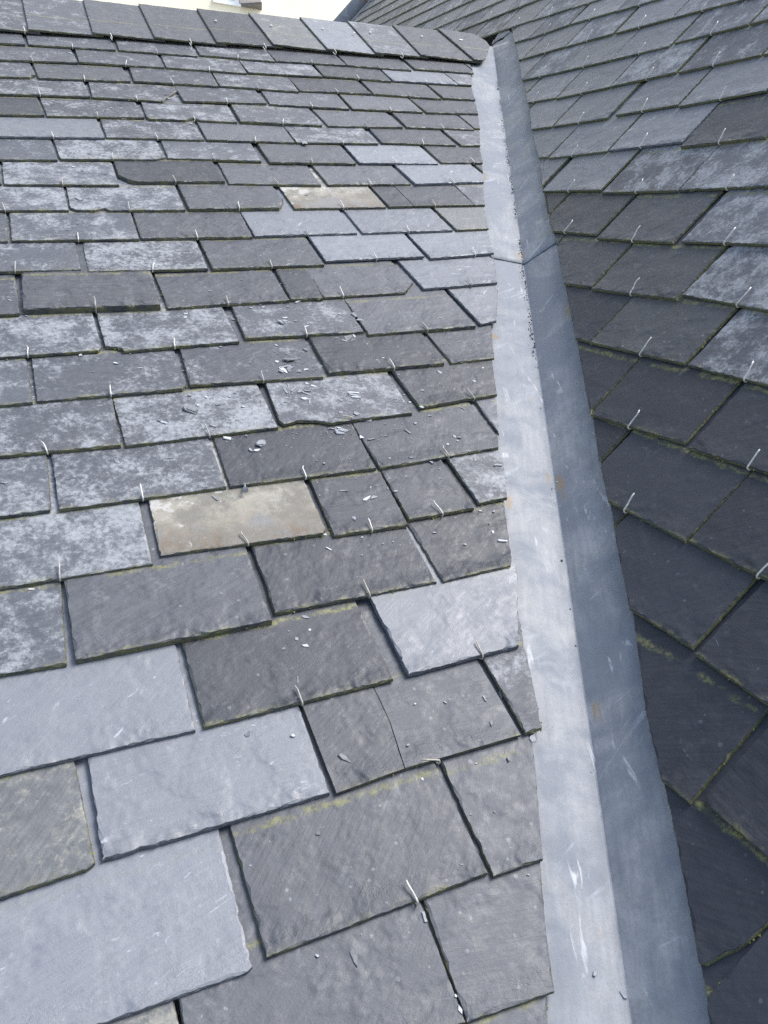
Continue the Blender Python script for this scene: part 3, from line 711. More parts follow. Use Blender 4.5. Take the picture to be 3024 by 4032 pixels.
CAPH = [(0.095, 2.5903), (0.3211, 2.5846), (0.543, 2.582), (0.7676, 2.5859), (0.9931, 2.5845), (1.2278, 2.5943)]
# ---------------------------------------------------------------- frames of the two roof slopes
pa, pb = pit
class Slope:
    def __init__(s, X, Y, N, H): s.X, s.Y, s.N, s.H = Vector(X), Vector(Y), Vector(N), H
    def pt(s, u, v, z=0): return s.X * u + s.Y * v + s.N * (z - s.H) + Vector((0, 0, CAMZ))
    def mat(s, u, v, z=0, ang=0, tilt=0, roll=0):
        m = Matrix((s.X, s.Y, s.N)).transposed().to_4x4(); m.translation = s.pt(u, v, z)
        return m @ Matrix.Rotation(ang, 4, 'Z') @ Matrix.Rotation(-tilt, 4, 'X') @ Matrix.Rotation(roll, 4, 'Y')
    def uvn(s, p):
        q = p - Vector((0, 0, CAMZ)); return q.dot(s.X), q.dot(s.Y), q.dot(s.N) + s.H
SP = {1: Slope((1, 0, 0), (0, math.cos(pa), math.sin(pa)), (0, -math.sin(pa), math.cos(pa)), H[0]),
      2: Slope((0, -1, 0), (math.cos(pb), 0, math.sin(pb)), (-math.sin(pb), 0, math.cos(pb)), H[1])}
def meet(z1, z2, v1):   # point of the valley line at height v1 of slope 1
    a = SP[1]; b = SP[2]
    # slope-1 point (u, v1, z1) with slope-2 height z2
    p0 = a.pt(0, v1, z1); d = a.X
    h0 = b.uvn(p0)[2]; k = d.dot(b.N)
    return p0 + d * ((z2 - h0) / k)
# ---------------------------------------------------------------- materials
class NT:
    def __init__(s, name):
        s.m = bpy.data.materials.new(name); s.m.use_nodes = True; s.t = s.m.node_tree
        s.b = s.t.nodes['Principled BSDF']
    def n(s, ty, ins=None, **kw):
        x = s.t.nodes.new(ty)
        for k, v in kw.items(): setattr(x, k, v)
        for k, v in (ins or {}).items():
            i = x.inputs[k]
            if hasattr(v, 'is_output') or isinstance(v, bpy.types.NodeSocket): s.t.links.new(v, i)
            else: i.default_value = v
        return x
    def math(s, op, a, b=0., c=None, clamp=False):
        ins = {0: a, 1: b}
        if c is not None: ins[2] = c
        return s.n('ShaderNodeMath', ins, operation=op, use_clamp=clamp).outputs[0]
    def noise(s, vec, scale, detail=6, rough=.55, dist=0.):
        return s.n('ShaderNodeTexNoise', {'Vector': vec, 'Scale': scale, 'Detail': detail, 'Roughness': rough, 'Distortion': dist}).outputs['Fac']
    def ramp(s, f, lo, hi, a=0., b=1.):
        return s.n('ShaderNodeMapRange', {'Value': f, 'From Min': lo, 'From Max': hi, 'To Min': a, 'To Max': b}, interpolation_type='SMOOTHSTEP').outputs[0]
    def mix(s, f, a, b):
        x = s.n('ShaderNodeMix', data_type='RGBA')
        for i, v in ((0, f), (6, a), (7, b)):
            if isinstance(v, bpy.types.NodeSocket): s.t.links.new(v, x.inputs[i])
            else: x.inputs[i].default_value = v if i == 0 else (*v, 1) if len(v) == 3 else v
        return x.outputs[2]
    def out(s, col, rough, bump=None, bd=.001, bs=1., metal=0., spec=.5):
        for k, v in (('Base Color', col), ('Roughness', rough), ('Metallic', metal), ('Specular IOR Level', spec)):
            if isinstance(v, bpy.types.NodeSocket): s.t.links.new(v, s.b.inputs[k])
            else: s.b.inputs[k].default_value = (*v, 1) if k == 'Base Color' else v
        if bump is not None:
            bn = s.n('ShaderNodeBump', {'Height': bump, 'Distance': bd, 'Strength': bs})
            s.t.links.new(bn.outputs[0], s.b.inputs['Normal'])
        return s.m
def coords(T):
    tc = T.n('ShaderNodeTexCoord').outputs['Object']; oi = T.n('ShaderNodeObjectInfo').outputs['Random']
    off = T.n('ShaderNodeCombineXYZ', {0: T.math('MULTIPLY', oi, 57.3), 1: T.math('MULTIPLY', oi, 23.1), 2: T.math('MULTIPLY', oi, 91.7)}).outputs[0]
    v = T.n('ShaderNodeVectorMath', {0: tc, 1: off}, operation='ADD').outputs[0]
    return tc, oi, v
def slate_mat(name, c1, c2, lich=0., lcol=(.25, .26, .272), scuff=0., moss=.5, riven=.5, rough=.5, spec=.55, dust=.5, warm=None):
    T = NT(name); tc, oi, v = coords(T)
    ang = T.math('ADD', T.math('MULTIPLY', oi, 1.3), -1.1)
    vr = T.n('ShaderNodeVectorRotate', {'Vector': v, 'Angle': ang}, rotation_type='Z_AXIS').outputs[0]
    vs = T.n('ShaderNodeVectorMath', {0: vr, 1: (22., 260., 22.)}, operation='MULTIPLY').outputs[0]
    grain = T.noise(vs, 1., 5, .6)
    big = T.noise(v, 9., 3, .5); mid = T.noise(v, 60., 8, .65); fine = T.noise(v, 420., 4, .6)
    f = T.math('ADD', T.math('MULTIPLY', grain, .5), T.math('MULTIPLY', mid, .5))
    f = T.ramp(f, .36, .66)
    col = T.mix(f, c1, c2)
    # each slate a little lighter or darker, bluer or greener
    r2 = T.n('ShaderNodeTexWhiteNoise', {'Vector': T.n('ShaderNodeCombineXYZ', {0: oi, 1: T.math('MULTIPLY', oi, 7.)}).outputs[0]}, noise_dimensions='3D').outputs['Color']
    sp = T.n('ShaderNodeSeparateColor', {0: r2})
    col = T.mix(T.math('MULTIPLY', sp.outputs[0], .5), col, tuple(x * 1.45 for x in c2))
    col = T.mix(T.math('MULTIPLY', sp.outputs[1], .25), col, (c1[0] * .97, c1[1] * .98, c1[2] * .93))
    if warm:
        s3 = T.n('ShaderNodeSeparateXYZ', {0: tc})
        g = T.ramp(T.math('ADD', T.math('MULTIPLY', s3.outputs[1], 9.), T.math('MULTIPLY', T.noise(v, 22., 5), .9)), .35, 1.25)
        col = T.mix(T.ramp(T.noise(v, 24., 9, .72), .40, .60), warm[0], T.mix(g, warm[1], warm[2])); col = T.mix(T.math('MULTIPLY', T.ramp(T.noise(v, 14., 5, .6), .50, .62), .6), col, (.15, .155, .16)); col = T.mix(T.math('MULTIPLY', T.ramp(T.noise(v, 75., 6, .7), .54, .68), .3), col, (.16, .115, .075))
        wp = T.ramp(T.math('ADD', T.noise(v, 38., 6, .6), T.math('ADD', T.math('MULTIPLY', s3.outputs[1], 2.), T.math('MULTIPLY', s3.outputs[0], -1.1))), .76, .82)
        col = T.mix(T.math('MULTIPLY', wp, .6), col, (.40, .39, .37))
    if lich:
        ln = T.noise(v, 120., 14, .78, .3); lb = T.noise(v, 24., 4, .55)
        lf = T.math('ADD', T.math('MULTIPLY', ln, .58), T.math('MULTIPLY', lb, .42))
        lf = T.math('ADD', lf, T.math('MULTIPLY', T.math('SUBTRACT', sp.outputs[2], .5), .07))
        lo = .575 - .12 * lich
        m = T.ramp(lf, lo, lo + .12)
        lv = T.math('MULTIPLY', T.ramp(T.noise(v, 150., 6, .7), .3, .7, .4, 1.), T.ramp(lf, lo + .03, lo + .16, .62, 1.15), clamp=True)
        col = T.mix(T.math('MULTIPLY', T.math('MULTIPLY', m, lv), .9), col, lcol)
    if scuff:
        vs2 = T.n('ShaderNodeVectorMath', {0: vr, 1: (22., 60., 22.)}, operation='MULTIPLY').outputs[0]
        sn = T.noise(vs2, 1., 12, .72, .6)
        sm = T.math('MULTIPLY', T.ramp(sn, .60, .66), T.ramp(T.noise(v, 30., 4), .42, .62))
        col = T.mix(T.math('MULTIPLY', sm, scuff), col, (.40, .41, .44))
    # small round lichen dots and rubbed dust
    vo = T.n('ShaderNodeTexVoronoi', {'Vector': v, 'Scale': 120., 'Randomness': 1.}); vc = T.n('ShaderNodeSeparateColor', {0: vo.outputs['Color']})
    vd_ = T.math('ADD', vo.outputs['Distance'], T.math('MULTIPLY', T.noise(v, 300., 3), .45))
    dots = T.math('MULTIPLY', T.math('LESS_THAN', vd_, T.math('ADD', T.math('MULTIPLY', vc.outputs[0], .35), .16)), T.math('GREATER_THAN', vc.outputs[1], .86))
    col = T.mix(T.math('MULTIPLY', dots, .45 * dust), col, (.27, .28, .28))
    du = T.math('MULTIPLY', T.ramp(T.noise(v, 34., 10, .74, .5), .54, .70), T.ramp(T.noise(v, 210., 4, .6), .3, .7))
    col = T.mix(T.math('MULTIPLY', du, .42 * dust), col, (.26, .27, .28))
    # thin pale scratches
    w1 = T.n('ShaderNodeVectorRotate', {'Vector': v, 'Angle': T.math('ADD', ang, .9)}, rotation_type='Z_AXIS').outputs[0]
    w2 = T.n('ShaderNodeVectorMath', {0: w1, 1: (38., 620., 38.)}, operation='MULTIPLY').outputs[0]
    sc1 = T.math('MULTIPLY', T.ramp(T.noise(w2, 1., 3, .5, .3), .72, .76), T.ramp(T.noise(v, 40., 2), .52, .6))
    col = T.mix(T.math('MULTIPLY', sc1, .5), col, (.25, .26, .28))
    # moss and silt where the slate comes out from under the course above, and along the foot
    s2 = T.n('ShaderNodeSeparateXYZ', {0: tc})
    jn = T.math('MULTIPLY', T.math('SUBTRACT', T.noise(v, 55., 6, .65), .5), .018)
    d1 = T.math('ABSOLUTE', T.math('SUBTRACT', T.math('ADD', s2.outputs[1], jn), e + .001))
    mo = T.math('MULTIPLY', T.ramp(d1, .001, .0060, 1., 0.), T.ramp(T.noise(v, 26., 4), .36, .56))
    d2 = T.math('ADD', s2.outputs[1], T.math('MULTIPLY', jn, .5))
    mo2 = T.math('MULTIPLY', T.ramp(d2, .001, .008, 1., 0.), T.ramp(T.noise(v, 35., 3), .42, .62))
    col = T.mix(T.math('MULTIPLY', T.math('MULTIPLY', T.math('MAXIMUM', mo, T.math('MULTIPLY', mo2, .7)), T.ramp(T.noise(v, 180., 5, .7), .38, .60, .1, .9)), moss, clamp=True), col, (.16, .155, .055))
    ter = T.n('ShaderNodeMath', {0: T.noise(T.n('ShaderNodeVectorMath', {0: vr, 1: (9., 30., 9.)}, operation='MULTIPLY').outputs[0], 1., 4, .5, .5), 1: .06}, operation='SNAP').outputs[0]
    h = T.math('ADD', T.math('MULTIPLY', grain, .17), T.math('MULTIPLY', fine, .20))
    h = T.math('ADD', h, T.math('MULTIPLY', mid, .16)); foot = T.ramp(T.math('ADD', s2.outputs[1], jn), .0, .030, 2.6, .9); foot = T.math('MULTIPLY', foot, T.ramp(T.noise(v, 16., 3), .4, .6, .25, 1.5))
    h = T.math('ADD', h, T.math('MULTIPLY', T.math('MULTIPLY', ter, foot), 2.0 * riven))
    ro = T.ramp(mid, .3, .7, rough - .08, rough + .1)
    return T.out(col, ro, h, .0016, .8, spec=spec)
SM = {
 'n': slate_mat('shaded_dark_slate', (.012, .014, .019), (.026, .029, .037), lich=0, moss=1., riven=.5, rough=.60, spec=.4, dust=.3),  # dark slate deepened: shade on the low steep slope painted into its colour
 'd': slate_mat('dark_slate', (.018, .020, .024), (.041, .044, .051), lich=0, moss=1., riven=.8, rough=.55, spec=.5, dust=.6),
 'm': slate_mat('grey_slate', (.036, .038, .044), (.074, .078, .087), lich=0, moss=.9, riven=.9, rough=.56, spec=.5, dust=.8),
 's': slate_mat('speckled_slate', (.027, .029, .036), (.058, .062, .072), lich=.74, moss=1., riven=.3, rough=.58, dust=.5),
 'l': slate_mat('lichened_slate', (.031, .034, .042), (.063, .067, .079), lich=1.05, moss=1., riven=.25, rough=.62, dust=.3),
 'g': slate_mat('sheen_grey_slate', (.064, .067, .076), (.115, .119, .131), lich=.25, moss=.8, riven=.9, rough=.54, spec=.6, dust=.9),  # grey slate lightened: grazing sky sheen of the upper steep slope painted in
 'p': slate_mat('pale_slate', (.100, .105, .119), (.140, .146, .161), lich=0, scuff=.75, moss=.15, riven=.7, rough=.52, dust=.5),
 'b': slate_mat('brown_slate', (.16, .14, .11), (.25, .22, .17), moss=.1, riven=.35, rough=.66, warm=((.13, .12, .098), (.100, .068, .044), (.24, .225, .185)), dust=.4),
 'o': slate_mat('ochre_slate', (.052, .056, .060), (.108, .111, .112), lich=.9, lcol=(.235, .225, .185), moss=1., riven=.3, rough=.62, dust=.4),
}
def edge_mat(name='slate_edge', lo=.38, hi=.58, k=.75, g=1.):
    T = NT(name); tc, oi, v = coords(T)
    n1 = T.noise(v, 90., 6, .65); n2 = T.noise(v, 30., 4, .6)
    vs = T.n('ShaderNodeVectorMath', {0: v, 1: (70., 70., 900.)}, operation='MULTIPLY').outputs[0]
    lay = T.noise(vs, 1., 4, .6)
    col = T.mix(T.ramp(lay, .3, .7), (.022, .023, .024), (.085, .090, .092))
    col = T.mix(T.math('MULTIPLY', T.ramp(n2, lo, hi), k), col, T.mix(n1, (.06 * g, .062 * g, .022 * g), (.19 * g, .185 * g, .075 * g)))
    h = T.math('ADD', T.math('MULTIPLY', lay, .8), T.math('MULTIPLY', n1, .5))
    return T.out(col, .75, h, .002, 1.)
EDGE = edge_mat()
EDGE2 = edge_mat('mossy_slate_edge', .30, .50, .85, .95)
def edge_pale():
    T = NT('fresh_slate_edge'); tc, oi, v = coords(T)
    vs = T.n('ShaderNodeVectorMath', {0: v, 1: (70., 70., 900.)}, operation='MULTIPLY').outputs[0]
    lay = T.noise(vs, 1., 4, .6)
    return T.out(T.mix(T.ramp(lay, .3, .7), (.05, .053, .062), (.16, .17, .19)), .65, lay, .002, 1.)
EDGEP = edge_pale()
def zinc_mat(name, c1, c2, rough=.5):
    T = NT(name); tc, oi, v = coords(T)
    vs = T.n('ShaderNodeVectorMath', {0: v, 1: (150., 14., 30.)}, operation='MULTIPLY').outputs[0]
    st = T.noise(vs, 1., 6, .65); bl = T.noise(v, 26., 8, .62, .6); sm = T.noise(v, 7., 4, .6, .8)
    fn = T.noise(v, 260., 4, .6)
    f = T.math('ADD', T.math('MULTIPLY', st, .34), T.math('ADD', T.math('MULTIPLY', bl, .46), T.math('MULTIPLY', fn, .2)))
    col = T.mix(T.ramp(f, .36, .64), c1, c2)
    col = T.mix(T.math('MULTIPLY', T.ramp(sm, .40, .60), .75), col, (c1[0] * .80, c1[1] * .86, c1[2] * .97))
    # oblique wipe marks, oxide bloom and a few drips
    def band(ang, sc_, lo, hi, c_, k_, den):
        sw = T.n('ShaderNodeVectorRotate', {'Vector': v, 'Angle': ang}, rotation_type='Z_AXIS').outputs[0]
        sw = T.n('ShaderNodeVectorMath', {0: sw, 1: sc_}, operation='MULTIPLY').outputs[0]
        m = T.math('MULTIPLY', T.ramp(T.noise(sw, 1., 5, .55, .9), lo, hi), T.ramp(T.noise(v, den, 3), .46, .58))
        return T.mix(T.math('MULTIPLY', m, k_), col, c_)
    col = band(.75, (46., 7., 10.), .60, .70, (c2[0] * 1.3, c2[1] * 1.32, c2[2] * 1.4), .6, 9.)
    col = band(-.12, (95., 14., 10.), .61, .70, (.46, .46, .47), .6, 12.)
    col = band(1.1, (120., 16., 10.), .68, .74, (.40, .41, .43), .45, 16.)
    rs = T.math('MULTIPLY', T.ramp(T.noise(v, 9., 3), .64, .71), T.ramp(T.noise(vs, .5, 4), .50, .60))
    col = T.mix(T.math('MULTIPLY', rs, .75), col, (.20, .14, .075))
    dk = T.ramp(T.noise(v, 70., 5, .7), .68, .74)
    col = T.mix(T.math('MULTIPLY', dk, .4), col, (.10, .10, .10))
    h = T.math('ADD', T.math('MULTIPLY', fn, .18), T.math('ADD', T.math('MULTIPLY', T.noise(v, 12., 2), 2.2), T.math('MULTIPLY', bl, .2)))
    return T.out(col, T.ramp(bl, .3, .7, rough - .08, rough + .14), h, .0010, .8, metal=0., spec=.4)
ZINC = zinc_mat('zinc', (.150, .157, .166), (.245, .253, .264), rough=.54)
def flat(name, col, rough=.6, metal=0., nz=40., amt=.25):
    T = NT(name); tc, oi, v = coords(T)
    n_ = T.noise(v, nz, 5, .6)
    return T.out(T.mix(T.ramp(n_, .3, .7), tuple(x * (1 - amt) for x in col), tuple(min(1, x * (1 + amt)) for x in col)), rough, n_, .001, .4, metal=metal)
WIRE = flat('galvanised_wire', (.50, .49, .45), .5, .2, 300.)
WIRES = [WIRE, flat('dull_wire', (.30, .295, .27), .6, .1, 300.), flat('stained_wire', (.34, .31, .26), .6, .1, 300.), WIRE]
CRUMB = flat('dark_dirt', (.035, .033, .028), .9, 0, 200.)
MOSS = flat('moss', (.15, .15, .045), .95, 0, 300., .5)
FLK = {'f': flat('slate_flake', (.19, .197, .212), .6, 0, 150., .3), 'd': flat('dark_flake', (.12, .124, .13), .6, 0, 150., .3), 'w': flat('pale_flake', (.40, .41, .42), .6, 0, 150., .2)}
CREAM = flat('cream_render', (.80, .735, .56), .9, 0, 3., .03)
PINK = flat('pinkish_render', (.74, .62, .52), .9, 0, 3., .03)
WHITE = flat('white_paint', (.82, .82, .80), .5, 0, 5., .03)
GLASS = flat('window_glass', (.05, .06, .065), .08, 0, 5., .1)
# ---------------------------------------------------------------- helpers
def link(name, verts, faces, mats, parent=None, mw=None, fm=None, smooth=False):
    me = bpy.data.meshes.new(name); me.from_pydata([tuple(x) for x in verts], [], faces)
    for m in (mats if isinstance(mats, (list, tuple)) else [mats]): me.materials.append(m)
    if fm: me.polygons.foreach_set('material_index', fm)
    if smooth: me.polygons.foreach_set('use_smooth', [True] * len(me.polygons))
    me.update()
    o = bpy.data.objects.new(name, me); C.objects.link(o)
    if mw is not None: o.matrix_world = mw
    if parent is not None: o.parent = parent
    return o
def tag(o, label=None, cat=None, group=None, kind=None):
    if label: o['label'] = label
    if cat: o['category'] = cat
    if group: o['group'] = group
    if kind: o['kind'] = kind
    return o
def tube(pts, r, n=8, taper=None):
    vs, fs = [], []
    for i, p in enumerate(pts):
        p = Vector(p); a = Vector(pts[max(i - 1, 0)]); b = Vector(pts[min(i + 1, len(pts) - 1)])
        t = (b - a).normalized(); s = t.cross(Vector((1, 0, 0)))
        if s.length < .2: s = t.cross(Vector((0, 1, 0)))
        s.normalize(); q = t.cross(s)
        rr = r * (taper[i] if taper else 1)
        for k in range(n):
            c_ = 2 * math.pi * k / n; vs.append(p + (s * math.cos(c_) + q * math.sin(c_)) * rr)
    for i in range(len(pts) - 1):
        for k in range(n): fs.append((i * n + k, i * n + (k + 1) % n, (i + 1) * n + (k + 1) % n, (i + 1) * n + k))
    fs.append(tuple(range(n))[::-1]); fs.append(tuple((len(pts) - 1) * n + k for k in range(n)))
    return vs, fs
def slab(poly, T, seed, rough=1., zshift=0., lim=None, fine=.004, yfine=None):
    """a riven slate: jagged dressed outline, chamfered and delaminated edge, thickness T, top face at z = 0"""
    pts = []
    n = len(poly)
    for i in range(n):
        a = Vector(poly[i]); b = Vector(poly[(i + 1) % n]); L = (b - a).length
        hid = yfine is not None and min(a.y, b.y) > yfine
        m = max(1, int(L / (fine if not hid else .03)))
        for k in range(m): pts.append(a + (b - a) * (k / m))
    cs = [Vector(q) for q in poly]
    sharp = [cs[i] for i in range(len(cs)) if (cs[i] - cs[i - 1]).length > 1e-6 and (cs[(i + 1) % len(cs)] - cs[i]).length > 1e-6 and (cs[i] - cs[i - 1]).normalized().dot((cs[(i + 1) % len(cs)] - cs[i]).normalized()) < .97]
    n = len(pts)
    if n < 3: return None
    ar = sum(pts[i].x * pts[(i + 1) % n].y - pts[(i + 1) % n].x * pts[i].y for i in range(n)) / 2
    if ar < 0: pts.reverse()
    size = math.sqrt(abs(ar)); kf = min(1., size / .08) * rough
    nrm = []
    for i in range(n):
        t = (pts[(i + 1) % n] - pts[i - 1]); t = t.normalized() if t.length > 1e-9 else Vector((1, 0))
        nrm.append(Vector((-t.y, t.x)))
    def nz(p, s, o): return noise.noise(Vector((p.x * s + seed * 3.7, p.y * s - seed * 1.3, seed * .91 + o)))
    P0 = []; P1 = []; P2 = []; P3 = []
    for p, q in zip(pts, nrm):
        chip = max(0, nz(p, 38, 5.) - .44) * .005 * kf
        j = (nz(p, 130, 0) * .0003 + nz(p, 520, 2.) * .0006) * kf + chip
        a0 = p + q * max(j, -.0006)
        in1 = (.0002 + abs(nz(p, 230, 9.)) * .0006) * kf
        in2 = in1 + (.0002 + max(0, nz(p, 120, 13.)) * .0022) * kf
        in3 = in2 + (.0005 + max(0, nz(p, 45, 21.)) * .0075) * kf
        dc = min([(p - c_).length for c_ in sharp] or [1.])
        in3 = min(in3, .0007 + .42 * dc); in2 = min(in2, .0005 + .3 * dc, in3); in1 = min(in1, in2)
        P0.append((a0.x, a0.y, -T)); b = a0 + q * in1; P1.append((b.x, b.y, -T * .5 + nz(p, 200, 3) * T * .2))
        b = a0 + q * in2; P2.append((b.x, b.y, -T * .17)); b = a0 + q * in3; P3.append((b.x, b.y, zshift))
    vs = P0 + P1 + P2 + P3; fs = []; fm = []
    for r_ in range(3):
        for i in range(n):
            k = (i + 1) % n; fs.append((r_ * n + i, r_ * n + k, (r_ + 1) * n + k, (r_ + 1) * n + i)); fm.append(1 if r_ < 2 else 0)
    fs.append(tuple(3 * n + i for i in range(n))); fm.append(0)
    fs.append(tuple(range(n))[::-1]); fm.append(1)
    return vs, fs, fm
ORD = ['', 'first', 'second', 'third', 'fourth', 'fifth', 'sixth', 'seventh', 'eighth', 'ninth', 'tenth', 'eleventh', 'twelfth', 'thirteenth', 'fourteenth', 'fifteenth', 'sixteenth', 'seventeenth', 'eighteenth', 'nineteenth', 'twentieth', 'twenty-first', 'twenty-second', 'twenty-third', 'twenty-fourth', 'twenty-fifth', 'twenty-sixth', 'twenty-seventh', 'twenty-eighth', 'twenty-ninth', 'thirtieth']
LOOK = {'n': 'shade-darkened', 'd': 'dark smooth', 'g': 'sheen-lightened grey', 'm': 'plain grey', 's': 'lightly speckled', 'l': 'pale lichened', 'p': 'pale bluish', 'b': 'brown stained', 'o': 'ochre mottled'}
def where(w, row, idx):
    if w == 1: return '%s slate from the valley, %s row below the ridge caps' % (ORD[idx], ORD[row])
    if row >= 15: return '%s slate in from the verge end, %s row up steep slope' % (ORD[idx], ORD[row + 2])
    return '%s slate from the valley, %s row up steep slope' % (ORD[idx], ORD[row + 2])
def short(w, row, idx):
    return '%s slate of %s row %s' % (ORD[idx], ORD[row] if w == 1 else ORD[row + 2], 'down' if w == 1 else 'up')
# ---------------------------------------------------------------- the two slopes under the slates
def deck_mat():
    T = NT('slate_covering'); tc = T.n('ShaderNodeTexCoord').outputs['Object']
    br = T.n('ShaderNodeTexBrick', {'Vector': tc, 'Color1': (.08, .085, .097, 1), 'Color2': (.15, .157, .172, 1), 'Mortar': (.012, .012, .012, 1), 'Scale': 1., 'Mortar Size': .004, 'Brick Width': W, 'Row Height': e}, offset=.5)
    nn = T.noise(tc, 60., 8, .7)
    return T.out(T.mix(T.math('MULTIPLY', T.ramp(nn, .5, .66), .5), br.outputs[0], (.26, .27, .28)), .6, T.math('ADD', T.math('MULTIPLY', br.outputs[1], -3.), nn), .003, 1.)
DECK = deck_mat()
ZD = -.055
def pl_local(w, pts, z, name, mat, thick, **kw):
    # prism over a polygon in slope coordinates
    S_ = SP[w]; n = len(pts)
    vs = [(u, v, z) for u, v in pts] + [(u, v, z - thick) for u, v in pts]
    fs = [tuple(range(n)), tuple(range(n, 2 * n))[::-1]] + [(i, i + n, (i + 1) % n + n, (i + 1) % n) for i in range(n)]
    m = Matrix((S_.X, S_.Y, S_.N)).transposed().to_4x4(); m.translation = S_.pt(0, 0)
    return link(name, vs, fs, mat, mw=m)
def vline(w, v1, z=ZD):   # valley line point in slope coords
    p = meet(z, z, v1); q = SP[w].uvn(p); return (q[0], q[1])
rv = vt - .01                        # ridge height on slope 1
a0 = vline(1, -1.6); a1 = vline(1, rv)
dk = pl_local(1, [(-4.0, -1.6), a0, a1, (-4.0, rv)], ZD, 'left_roof', DECK, .03); tag(dk, kind='structure')
b0 = vline(2, -1.6); b1 = vline(2, rv)
UL = -7.72 * .785
dk = pl_local(2, [b0, (5.0, b0[1]), (5.0, 5.2), (UL, 5.2), (UL, b1[1] - .8), (b1[0], b1[1] - .8) if False else b1], ZD, 'right_roof', DECK, .03); tag(dk, kind='structure')
# the far side of the left roof, falling away behind the ridge
pr = SP[1].pt(0, rv, ZD); yv = Vector((0, math.cos(pa), -math.sin(pa)))
def back(x, t): return Vector((x, pr.y, pr.z)) + yv * t
S2 = SP[2]
def hitx(t, z=ZD):
    p = back(0, t); h = S2.uvn(p)[2]; return (z - h) / Vector((1, 0, 0)).dot(S2.N)
vs = [back(-4, 0), back(hitx(0), 0), back(hitx(3.), 3.), back(-4, 3.)]
vs = vs + [p - Vector((0, 0, .03)) for p in vs]
tag(link('back_roof', vs, [(0, 1, 2, 3), (7, 6, 5, 4), (0, 4, 5, 1), (1, 5, 6, 2), (2, 6, 7, 3), (3, 7, 4, 0)], DECK), kind='structure')
# ground far below
g = link('ground', [(-300, -300, 0), (300, -300, 0), (300, 300, 0), (-300, 300, 0)], [(0, 1, 2, 3)], flat('paving', (.2, .2, .19), .9, 0, 2.)); tag(g, kind='structure')
# ---------------------------------------------------------------- slates
names = []
seen_lab = {}
SOBJ = []
hasH = {h[0] for h in HK}
for i, (w_, row, idx, lk, bu, bv, ang, pl) in enumerate(SL):
    rnd = random.Random(i * 13 + 5)
    T = rnd.uniform(.0046, .0056); zl = rnd.uniform(-.0002, .0007)
    half = lk[1:]; lk = lk[0]
    thick = None
    if w_ == 1 and (row, idx) in THICK: T = THICK[(row, idx)]; zl += T - .0055
    if w_ == 1 and row == 19 and lk == 'p' and idx <= 2: zl += .001
    poly = [(pl[2 * k], pl[2 * k + 1]) for k in range(len(pl) // 2)]
    g = slab(poly, T, i * 1.37 + 2, rough=.1 if half else 1.0 if w_ == 1 else .9, yfine=e + .03, fine=.0035 if row > 8 or (w_ == 2 and row < 10) else .006)
    if not g: continue
    m = SP[w_].mat(bu, bv, zl, ang + 0, math.atan((.0060) / e) + rnd.gauss(0, .002), rnd.gauss(0, .0016) if not half else 0)
    fresh = lk == 'p'
    o = link('roof_slate', g[0], g[1], [SM[lk], EDGEP if fresh else EDGE if w_ == 1 else EDGE2], mw=m, fm=g[2])
    lab = LOOK[lk] + ' ' + where(w_, row, idx)
    if half: lab = ('outer' if half == 'L' else 'valley-side') + ' half of cracked ' + where(w_, row, idx)
    tag(o, lab, 'slate', 'slates on the gentle slope' if w_ == 1 else 'slates on the steep slope')
    SOBJ.append(o)
# ridge cap slates
for i, (poly, lk) in enumerate(CAP):
    bx = poly[0][0]; by = vb
    pp = [(a - bx, b - by) for a, b in poly]
    g = slab(pp, .005, 400 + i * 1.9, fine=.005)
    m = SP[1].mat(bx, by, .0115, 0, -.0, math.atan(.0065 / .19)); 
    o = link('ridge_slate', g[0], g[1], [SM[lk], EDGE], mw=m, fm=g[2])
    n_ = len(CAP) - i
    lab = '%s ridge cap slate, %s from the valley top along the ridge' % (LOOK[lk], ORD[n_])
    if i == len(CAP) - 1: lab = 'dark ridge cap slate with clipped corner beside the top of the valley'
    tag(o, lab, 'slate', 'ridge cap slates')
# back row of ridge caps, just behind, closing the ridge
# ---------------------------------------------------------------- wire hooks
def hook_pts(L, lift, lean, T, bend=0):
    return [(0, .05, -T - .0012), (0, .012, -T - .0014), (0, .001, -T - .0013), (0, -.0022, -T * .6), (0, -.0024, .0002), (0 + lean * .1, -.0008, .0021), (lean * .35 + bend * .3, L * .35, .0026 + lift * .25), (lean * .8 + bend, L * .75, .0030 + lift * .7), (lean, L, .0028 + lift)]
for k, (si, hx, hy) in enumerate(HK):
    s = SL[si]; w_, row, idx = s[0], s[1], s[2]
    if w_ == 1 and (row, idx) in NOHOOK: continue
    rnd = random.Random(k + 99)
    L = rnd.uniform(.017, .0235); lift = rnd.uniform(.001, .0045); lean = rnd.gauss(-.001, .0026)
    if w_ == 2: lean += .005; lift += .005; L *= 1.25
    elif row < 7: L *= .85
    bend = rnd.gauss(0, .0014)
    T = .0053; extra = 0
    if w_ == 1 and (row, idx) in THICK: extra = THICK[(row, idx)] - .0055
    bent = w_ == 1 and (row, idx) in ((20, 2), (15, 2))
    pts = hook_pts(L, lift, lean, T + extra, bend)
    pts = [(x, y, z + (extra if z > 0 else 0)) for x, y, z in pts]
    if bent: pts = pts[:6] + [(-.006, .001, .003), (-.014, .0035, .0035), (-.02, .006, .003)]
    v_, f_ = tube(pts, .00098 if w_ == 1 else .0012, 7, [1] * (len(pts) - 1) + [.8])
    o = link('slate_hook', v_, f_, rnd.choice(WIRES) if w_ == 1 else WIRE, mw=SP[w_].mat(hx, hy, .0006, s[6], .052), smooth=True)
    at = where(w_, row, idx)
    lab = ('bent hook' if bent else 'hook') + ' under ' + at
    tag(o, lab, 'hook', 'wire hooks holding the slates')
